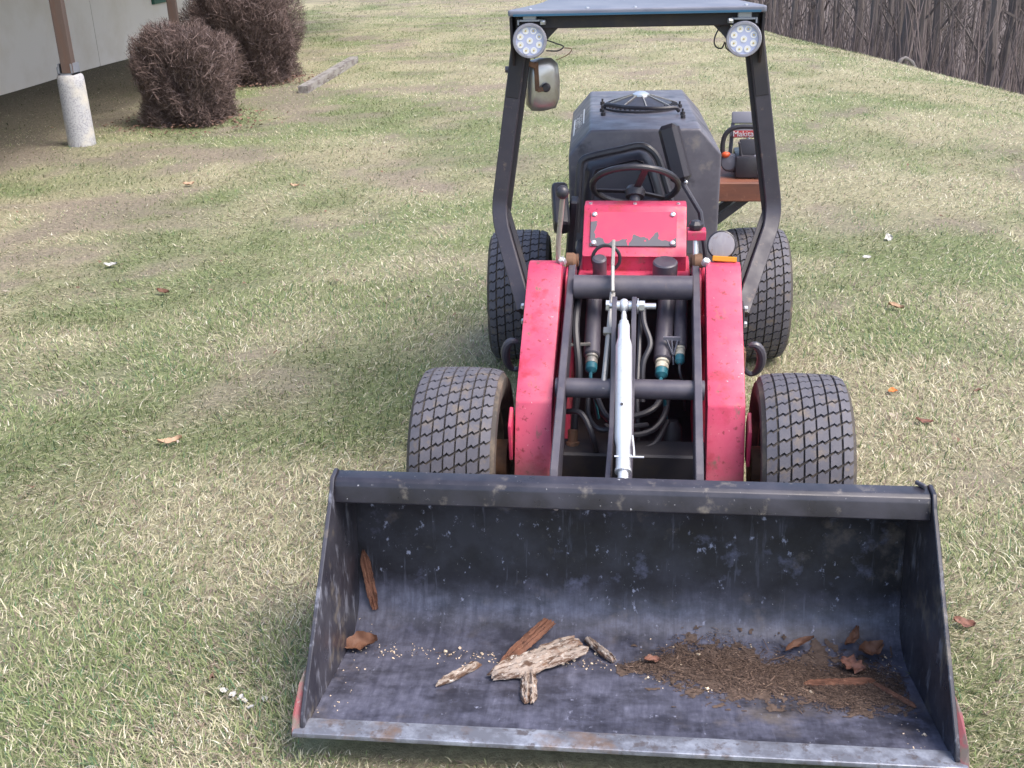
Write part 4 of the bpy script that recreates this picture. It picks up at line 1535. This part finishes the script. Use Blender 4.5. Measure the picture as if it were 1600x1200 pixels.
# ---- engine hood
g = G()
hy0, hy1 = 1.12, 2.03
sec = [(-.192, 1.0), (.192, 1.0), (.270, .912), (.266, .47), (-.266, .47), (-.270, .912)]
g.prism(sec, hy0, hy1, 'y', .010, 3)
g.xf(RT @ Matrix.Translation((.012, 0, 0)))
hood = g.build('hood', 'hood', loader, smooth=50)
fc = Vector((.010, 1.60, 1.0))
g = G().lathe([(.150, -.002), (.150, .008), (.140, .010), (.05, .040), (.03, .044)], fc, (0, 0, 1), 40)
g.build('intake_screen', 'plastic', hood)
g = G()
for k in range(44):
    a = 2 * PI * k / 44
    g.box((fc.x + .131 * math.cos(a), fc.y + .131 * math.sin(a), fc.z + .0135), (.022, .0055, .006), (0, .33, a))
g.build('screen_slots', 'black_dark', hood, kind='stuff')
for k in range(8):
    a = 2 * PI * k / 8 + .2
    G().bar((fc.x + .03 * math.cos(a), fc.y + .03 * math.sin(a), fc.z + .048), (fc.x + .142 * math.cos(a), fc.y + .142 * math.sin(a), fc.z + .013), .004, .003).build('screen_spoke', 'steel_rod', hood)
G().lathe([(.034, .040), (.032, .050), (.018, .058), (.0, .060)], fc, (0, 0, 1), 24).build('screen_cap', 'bolt', hood)
g = G().tube(smooth_path([(-.130, 1.53, 1.012), (-.115, 1.50, 1.026), (-.05, 1.43, 1.028), (.02, 1.40, 1.028), (.09, 1.405, 1.026), (.140, 1.43, 1.024), (.155, 1.44, 1.010)], 5), .008, 8)
g.build('guard_bar', 'plastic', hood)
for (bx, by) in ((-.142, 1.66), (-.136, 1.50), (-.128, 1.41), (.160, 1.58), (.168, 1.41), (.168, 1.34)):
    G().lathe([(.009, 0), (.009, .012), (.004, .013), (.004, .024)], (bx, by, .9995), (0, 0, 1), 8).build('guard_bolt', 'black_dark', hood)
# sticker on the left chamfer
e_in = RT @ Vector((-.180, 0, 0))
def cham(t, y, off=.001):
    p = Vector((-.192 - .078 * t + .012, y, 1.0 - .088 * t)) + Vector((-.749, 0, .663)) * off
    return RT @ p
def quad(g, t0, t1, y0, y1, off=.0012):
    g.add([cham(t0, y0, off), cham(t0, y1, off), cham(t1, y1, off), cham(t1, y0, off)], [(0, 1, 2, 3)])
g = G()
quad(g, .30, .36, 1.42, 1.74)
quad(g, .78, .84, 1.40, 1.74)
rnd = random.Random(4)
for k in range(9):
    for t in np.linspace(.42, .72, 6):
        if rnd.random() < .72:
            y0 = 1.44 + k * .031
            quad(g, t, t + .035, y0, y0 + rnd.uniform(.010, .024))
g.build('warning_sticker', 'white', hood, smooth=0)

# ---- carrier board on the right of the hood
g = G().box((.425, 1.60, .700), (.235, .32, .074), bev=.004)
g.build('carrier_board', 'wood_red', loader)
g = G().bar((.24, 1.55, .50), (.44, 1.55, .66), .03, .03).bar((.24, 1.68, .50), (.44, 1.68, .66), .03, .03)
g.build('carrier_strut', 'black_steel', loader)

# ---- bucket
BM = Matrix.Rotation(.018, 4, 'Z') @ Matrix.Rotation(.006, 4, 'Y')
bw = .688
inner = [Vector((0, y, z)) for y, z in ((-.960, .087), (-.80, .058), (-.65, .032), (-.575, .020), (-.515, .026), (-.470, .055), (-.446, .098), (-.430, .17), (-.414, .25), (-.407, .325), (-.420, .380), (-.465, .425), (-.535, .455))]
inner = smooth_path(inner, 4)
th = .009
g = G()
n = len(inner)
V = []
for xx in np.linspace(-bw + .004, bw - .004, 2):
    for i, p in enumerate(inner):
        V.append((xx, p.y, p.z))
    for i, p in enumerate(inner):
        a, b = inner[max(i - 1, 0)], inner[min(i + 1, n - 1)]
        tg = (b - a).normalized()
        V.append((xx, p.y + tg.z * th, p.z - tg.y * th))
F = []
m = 2 * n
for i in range(n - 1):
    F.append((i, m + i, m + i + 1, i + 1))
    F.append((n + i + 1, m + n + i + 1, m + n + i, n + i))
F.append((0, n, m + n, m))
F.append((n - 1, m + n - 1, m + 2 * n - 1, 2 * n - 1))
g.add(V, F)
bucket = g.build('bucket', 'bucket', loader, smooth=40)
bucket.matrix_local = BM
sidep = [(-.530, .500), (-.572, .497), (-.590, .470), (-.955, .125), (-.972, .095), (-.965, .078), (-.575, .008), (-.505, .014), (-.455, .046), (-.430, .10), (-.400, .25), (-.394, .33), (-.41, .39), (-.46, .445)]
for s in (-1, 1):
    G().prism(sidep, s * (bw - .0035), s * (bw + .0065), 'x', .002).build('side_plate', 'bucket_side', bucket)
    # flared red side cutter
    g = G()
    V = [(s * (bw + .007), -.868, .190), (s * (bw + .020), -.905, .160), (s * (bw + .024), -.960, .115), (s * (bw + .022), -.985, .084), (s * (bw + .007), -.985, .080), (s * (bw + .007), -.93, .128)]
    off = Vector((s * .002, .011, -.006))
    V += [tuple(Vector(v) + off) for v in V]
    k = 6
    F = [tuple(range(k)), tuple(range(k, 2 * k))[::-1]] + [(i, k + i, k + (i + 1) % k, (i + 1) % k) for i in range(k)]
    if s > 0:
        F = [f[::-1] for f in F]
    g.add(V, F)
    g.build('side_cutter', 'cutter', bucket, smooth=0)
g = G().prism([(-.528, .494), (-.560, .491), (-.571, .486), (-.5765, .476), (-.586, .438), (-.578, .432), (-.545, .440), (-.53, .46)], -bw + .004, bw - .004, 'x', .002, 2)
g.build('top_beam', 'bucket_beam', bucket, smooth=50)
g = G().prism([(-.990, .082), (-.988, .0925), (-.943, .0905), (-.930, .0865), (-.930, .074), (-.985, .078)], -bw - .020, bw + .020, 'x', .0015)
g.build('cutting_edge', 'cut_edge', bucket)
G().box((bw - .020, -.530, .499), (.008, .030, .010), (0, 0, .6), .002).build('corner_tab', 'black_steel', bucket)
G().bolt((-.160, -.560, .430), (0, -.8, -.5), .007, .008).build('beam_bolt', 'bolt', bucket)

# ================================================================== chainsaw on the carrier
saw = thing('chainsaw', 'black chainsaw resting on the brown carrier board behind the loader hood', 'chainsaw', (.42, 1.58, .738))
PARENT_AT[saw.name] = Vector((.42, 1.58, .738))
SO = (.42, 1.58, .738)
body = G().box((.428, 1.60, .782), (.10, .20, .085), bev=.014, seg=2).box((.445, 1.55, .80), (.085, .07, .05), (.2, 0, 0), .008)
body.build('body', 'plastic', saw, origin=SO)
g = G().tube(smooth_path([(.335, 1.57, .775), (.330, 1.57, .86), (.345, 1.57, .905), (.385, 1.57, .925), (.45, 1.57, .925), (.485, 1.57, .915), (.497, 1.57, .87), (.492, 1.58, .79)], 5), .0095, 10)
g.build('front_handle', 'plastic', saw, origin=SO)
g = G().box((.415, 1.66, .945), (.098, .022, .046), (-.35, 0, 0), .006, 2).bar((.372, 1.66, .925), (.365, 1.645, .80), .012, .012).bar((.462, 1.66, .925), (.468, 1.645, .80), .012, .012)
g.build('hand_guard', 'grey_plastic', saw, origin=SO)
g = G().box((.423, 1.620, .893), (.128, .055, .034), (-.25, 0, 0), .010, 2)
cov = g.build('top_cover', 'grey_plastic', saw, origin=SO)
g = G()
g.box((.440, 1.545, .852), (.096, .012, .062), (-.25, 0, 0), .006, 2)
g.prism([(.385, .875), (.398, .815), (.482, .815), (.495, .875), (.486, .875), (.476, .825), (.404, .825), (.394, .875)], 1.518, 1.542, 'y', .002)
g.build('rear_grip_housing', 'plastic', saw, origin=SO)
G().ball((.343, 1.55, .822), .014, (1.3, 1, .9)).build('filler_knob', 'orange', saw, origin=SO)
G().lathe([(.036, 0), (.036, .03), (.028, .042), (.0, .046)], (.368, 1.575, .785), (-.35, -1, .25), 20).build('starter_housing', 'grey_plastic', saw, origin=SO)
G().bar((.448, 1.522, .825), (.478, 1.50, .752), .020, .022, .004).build('rear_handle', 'grey_plastic', saw, origin=SO)
g = G().ball((.447, 1.512, .806), .006).ball((.452, 1.512, .778), .006)
g.build('switch', 'orange', saw, origin=SO)
g = G().prism([(1.70, .770), (2.02, .777), (2.05, .797), (2.02, .817), (1.70, .824)], .455, .460, 'x', .001)
g.build('guide_bar', 'galv', saw, origin=SO)
tcu = bpy.data.curves.new('logo', 'FONT')
tcu.body = 'Makita'
tcu.size = .030
tcu.align_x = 'CENTER'
tcu.extrude = .0006
tob = bpy.data.objects.new('logo_tmp', tcu)
col.objects.link(tob)
dg = bpy.context.evaluated_depsgraph_get()
tme = bpy.data.meshes.new_from_object(tob.evaluated_get(dg))
bpy.data.objects.remove(tob)
tme.materials.clear()
tme.materials.append(M['white'])
tme.name = 'logo'
lo = bpy.data.objects.new('logo', tme)
col.objects.link(lo)
lo.parent = saw
lo.location = Vector((.408, 1.5862, .886)) - Vector(SO)
lo.rotation_euler = (R(90 - 14.3), 0, 0)
G().box((.408, 1.5905, .894), (.078, .003, .026), (-.25, 0, 0), .001).build('logo_plate', 'red_print', saw, origin=SO)

# ================================================================== debris in the bucket
def floor_z(x, y):
    ys = [-.99, -.80, -.65, -.575, -.515, -.470, -.446, -.430]
    zs = [.0915, .058, .032, .020, .026, .055, .098, .17]
    return float(np.interp(y - x * .018, ys, zs)) - x * .006


def bark(label, p0, p1, width, seed, m='bark', thick=.012, dz=.004, ends=(.35, .5), rough=.004):
    rnd = random.Random(seed)
    a, b = Vector((p0[0], p0[1], floor_z(*p0[:2]) + dz + (p0[2] if len(p0) > 2 else 0))), Vector((p1[0], p1[1], floor_z(*p1[:2]) + dz + (p1[2] if len(p1) > 2 else 0)))
    d = (b - a)
    L = d.length
    d.normalize()
    side = d.cross(Vector((0, 0, 1))).normalized()
    upv = side.cross(d)
    nx, ny = 22, 10
    ridg = [rnd.uniform(-1, 1) for _ in range(ny + 1)]
    V, F = [], []
    le = [rnd.uniform(-.13, .13) for _ in range(nx + 1)]
    re = [rnd.uniform(-.13, .13) for _ in range(nx + 1)]
    for i in range(nx + 1):
        t = i / nx
        wv = width / 2
        if t < .25:
            wv *= ends[0] + (1 - ends[0]) * t / .25
        if t > .85:
            wv *= 1 - (1 - ends[1]) * (t - .85) / .15
        for j in range(ny + 1):
            s_ = j / ny * 2 - 1
            e_ = (le[i] if s_ < 0 else re[i]) * abs(s_)
            crack = -1.4 if (math.sin(t * 9 + ridg[j] * 5) * ridg[j] > .45) else 0
            h = thick * (1 - .35 * s_ * s_) + rough * (ridg[j] + rnd.uniform(-.6, .6) + crack)
            if j in (0, ny) or i in (0, nx):
                h *= .55
            along = L * t + rnd.uniform(-.15, .15) * L / nx + (ridg[j] * .03 * L if i in (0, nx) else 0)
            V.append(Vector((along, s_ * wv + e_ * wv * .6, max(h, .002))))
    k = len(V)
    for v in list(V):
        V.append(Vector((v.x, v.y, 0)))
    for i in range(nx):
        for j in range(ny):
            q = i * (ny + 1) + j
            F.append((q, q + 1, q + ny + 2, q + ny + 1))
            F.append((k + q, k + q + ny + 1, k + q + ny + 2, k + q + 1))
    for i in range(nx):
        for q0, q1 in ((i * (ny + 1), (i + 1) * (ny + 1)), ((i + 1) * (ny + 1) + ny, i * (ny + 1) + ny)):
            F.append((q0, q1, k + q1, k + q0))
    for j in range(ny):
        for q0, q1 in ((j + 1, j), (nx * (ny + 1) + j, nx * (ny + 1) + j + 1)):
            F.append((q0, q1, k + q1, k + q0))
    g = G()
    g.add(V, F)
    o = g.build('bark_piece', m, smooth=25)
    o.matrix_world = Matrix.Translation(a) @ Matrix((d, -side, upv)).transposed().to_4x4()
    return tag(o, label, 'bark')


bark('largest slab of ridged grey bark lying in the bucket', (-.292, -.722), (-.092, -.565, .012), .078, 1, thick=.016, ends=(.35, .9), rough=.006, dz=.008)
bark('slender pointed grey bark sliver lying alone in the bucket', (-.415, -.772), (-.335, -.658), .024, 2, thick=.011, ends=(.15, .8), rough=.003)
bark('short grey bark chunk jutting out beneath the large slab', (-.207, -.690), (-.193, -.825), .038, 3, thick=.013, ends=(.8, .6))
bark('narrow grey bark splinter beside the upper end of the large slab', (-.080, -.525), (-.008, -.606), .022, 5, thick=.010, ends=(.7, .6), rough=.003)
bark('reddish-brown inner bark flake sticking up behind the large slab', (-.275, -.655, .004), (-.172, -.500, .022), .040, 7, m='inner_bark', thick=.008, ends=(.5, .9), rough=.003)
bark('long thin brown bark strip leaning up the bucket back wall', (-.630, -.485, .004), (-.662, -.436, .030), .026, 8, m='inner_bark', thick=.005, ends=(.6, .3), rough=.002)
bark('curved reddish bark splinter near the bucket side among the leaves', (.44, -.668), (.60, -.640), .022, 9, m='inner_bark', thick=.010, ends=(.4, .4), rough=.003)
bark('thin straight brown stick pointing into the bucket corner', (.60, -.650), (.672, -.745), .012, 10, m='inner_bark', thick=.008, ends=(.7, .5), rough=.002)


def fl(x, y):
    return (x, y, floor_z(x, y))


leaf('dry_leaf', 'folded reddish-brown leaf in the empty corner of the bucket', 'leaf', fl(-.640, -.600), .085, .05, .35, 'leaf_brown', .7, (.35, -.1), 0, 31, dz=.012)
leaf('dry_leaf', 'long pointed brown leaf rising from the mulch against the bucket wall', 'leaf', fl(.440, -.520), .080, .020, .45, 'leaf_brown', .8, (.3, -.25), 0, 32, dz=.022)
leaf('dry_leaf', 'upright brown leaf on the edge of the mulch by the wall', 'leaf', fl(.575, -.495), .065, .022, .95, 'leaf_brown', .6, (.2, -.3), 0, 33, dz=.022)
leaf('dry_leaf', 'broad cupped brown leaf on top of the mulch', 'leaf', fl(.612, -.535), .062, .040, .3, 'leaf_brown', .7, (.4, -.1), 0, 34, dz=.026)
leaf('dry_leaf', 'lobed reddish leaf lying on the mulch below the cupped leaf', 'leaf', fl(.560, -.590), .060, .040, -.5, 'leaf_red', .3, (.25, .1), 3, 35, dz=.02)
leaf('dry_leaf', 'small orange-brown leaf flat on the mulch end near the bark', 'leaf', fl(.085, -.605), .04, .022, .1, 'leaf_red', .4, (.1, .1), 0, 36, dz=.016)

# shredded mulch: mound of fibres nobody could count
rs = np.random.RandomState(40)
n = 22000
mx_ = rs.uniform(.02, .67, n)
mid = -.635 + .03 * np.sin(mx_ * 9)
wid = .020 + .085 * np.clip((mx_ - .05) / .12, 0, 1)
my_ = mid + rs.normal(0, .52, n) * wid
dens = vnoise(mx_, my_ * 2.2, 14, 5) * 1.3 * np.exp(-((mx_ - .27) / .20) ** 2) + .55 * np.exp(-((mx_ - .55) / .10) ** 2) + .10
keep = (rs.rand(n) < dens) & (my_ > -.79) & (my_ < -.475)
mx_, my_, wid, mid = mx_[keep], my_[keep], wid[keep], mid[keep]
# thin trails along the floor crease
ex = np.concatenate([rs.uniform(-.62, -.30, 60), rs.uniform(-.10, .06, 90)])
ey = -.615 + rs.normal(0, .012, len(ex))
mx_, my_ = np.concatenate([mx_, ex]), np.concatenate([my_, ey])
wid, mid = np.concatenate([wid, np.full(len(ex), .02)]), np.concatenate([mid, np.full(len(ex), -.615)])
n = len(mx_)
hgt = .006 * np.exp(-((my_ - mid) / (wid * .9)) ** 2) * rs.rand(n)
zz = np.array([floor_z(a, b) for a, b in zip(mx_, my_)]) + .002 + hgt
L = rs.uniform(.002, .010, n) * np.where(rs.rand(n) < .16, 4.5, 1) * np.where(np.arange(n) > n - len(ex), .35, 1)
wd = rs.uniform(.0002, .0008, n) * np.where(rs.rand(n) < .06, 2.6, 1)
a = rs.normal(-.1, .6, n) + np.where(rs.rand(n) < .2, 1.3, 0)
dx, dy = np.cos(a), np.sin(a)
tilt = rs.normal(0, .12, n)
V = np.zeros((n, 8, 3))
for e, t in enumerate((-.5, .5)):
    cxx, cyy, czz = mx_ + dx * L * t, my_ + dy * L * t, zz + tilt * L * t
    czz = np.maximum(czz, np.array([floor_z(p, q) for p, q in zip(cxx, cyy)]) + .001)
    for j, (su, sv) in enumerate(((-1, 0), (1, 0), (1, 1), (-1, 1))):
        V[:, e * 4 + j] = np.stack([cxx - dy * wd * su, cyy + dx * wd * su, czz + sv * wd * .5], -1)
b = np.arange(n)[:, None] * 8
F = np.concatenate([b + f for f in ([0, 1, 5, 4], [1, 2, 6, 5], [2, 3, 7, 6], [3, 0, 4, 7], [3, 2, 1, 0], [4, 5, 6, 7])], 0)
c = np.array([.115, .080, .064]) * rs.uniform(.6, 1.4, (n, 1))
c = np.where(rs.rand(n, 1) < .06, np.array([.24, .17, .13]), c)
# dirt and fines smeared under the shreds, ragged at the edges
gx, gy = np.meshgrid(np.arange(.00, .672, .004), np.arange(-.80, -.47, .004), indexing='ij')
gm = -.635 + .03 * np.sin(gx * 9)
gw = .020 + .085 * np.clip((gx - .05) / .12, 0, 1)
fall = np.exp(-((gy - gm) / (gw * 1.0)) ** 2) * (.35 + .75 * np.exp(-((gx - .27) / .22) ** 2) + .45 * np.exp(-((gx - .56) / .12) ** 2))
rag = fall * .8 + (fbm(gx, gy, 22, 301, 4) - .5) * 1.1 + (fbm(gx, gy, 90, 401, 2) - .5) * .8
gz = np.vectorize(floor_z)(gx, gy) + .0008 + .0035 * np.clip(rag - .3, 0, 1) + rs.uniform(0, .0008, gx.shape)
ii, jj = np.meshgrid(np.arange(gx.shape[0] - 1), np.arange(gx.shape[1] - 1), indexing='ij')
ok = (rag[:-1, :-1] + rag[1:, 1:]) / 2 > .30
q0 = (ii * gx.shape[1] + jj)[ok]
Fm = np.stack([q0, q0 + gx.shape[1], q0 + gx.shape[1] + 1, q0 + 1], -1)
Vm = np.stack([gx, gy, gz], -1).reshape(-1, 3)
cm = np.array([.105, .076, .062]) * (.55 + .9 * fbm(gx, gy, 120, 77, 2)).reshape(-1, 1)
nf = len(V.reshape(-1, 3))
cf = np.repeat(c, 8, 0)
used, inv = np.unique(Fm, return_inverse=True)
V = np.concatenate([V.reshape(-1, 3), Vm[used]], 0)
F = np.concatenate([F, inv.reshape(Fm.shape) + nf], 0)
cf = np.concatenate([cf, cm[used]], 0)
o = bpy.data.objects.new('mulch', mesh_from_arrays('mulch', V.reshape(-1, 3), F, cf, 'twig', 4))
col.objects.link(o)
o['kind'] = 'stuff'
tag(o, 'drift of shredded brown bark mulch on the bucket floor', 'mulch')

# crumbs and pale chips
g = G()
rnd = random.Random(50)
for k in range(420):
    q = rnd.random()
    if q < .45:
        x, y = rnd.uniform(-.60, .0), -.612 + rnd.gauss(0, .02)
    elif q < .8:
        x, y = rnd.uniform(.05, .66), rnd.uniform(-.72, -.50)
    else:
        x, y = rnd.choice([-1, 1]) * rnd.uniform(.60, .672), rnd.uniform(-.92, -.5)
    s_ = rnd.uniform(.0007, .0022) * (2.4 if rnd.random() < .08 else 1)
    g.box((x, y, floor_z(x, y) + s_ * .6), (s_ * 2, s_ * 1.3, s_), (rnd.random(), rnd.random(), rnd.random() * 3))
o = g.build('wood_crumbs', 'chip', smooth=0, kind='stuff')
tag(o, 'pale wood crumbs scattered over the bucket floor', 'wood chips')

# dry leaf scraps lying in the front bay of the loader
for k, (x, y, L_, W_) in enumerate(((.075, .02, .06, .03), (-.09, .0, .05, .016), (-.055, .02, .045, .014))):
    leaf('dry_leaf', ['tan crumpled leaf lying in the dark bay beside the top link', 'thin leaf scrap in the dark bay below the hoses', 'curled leaf scrap in the dark bay near the link lugs'][k], 'leaf', (x, y, .150), L_, W_, .4 + k, 'leaf_tan', .7, (.3, .1), 0, 60 + k, dz=.014)
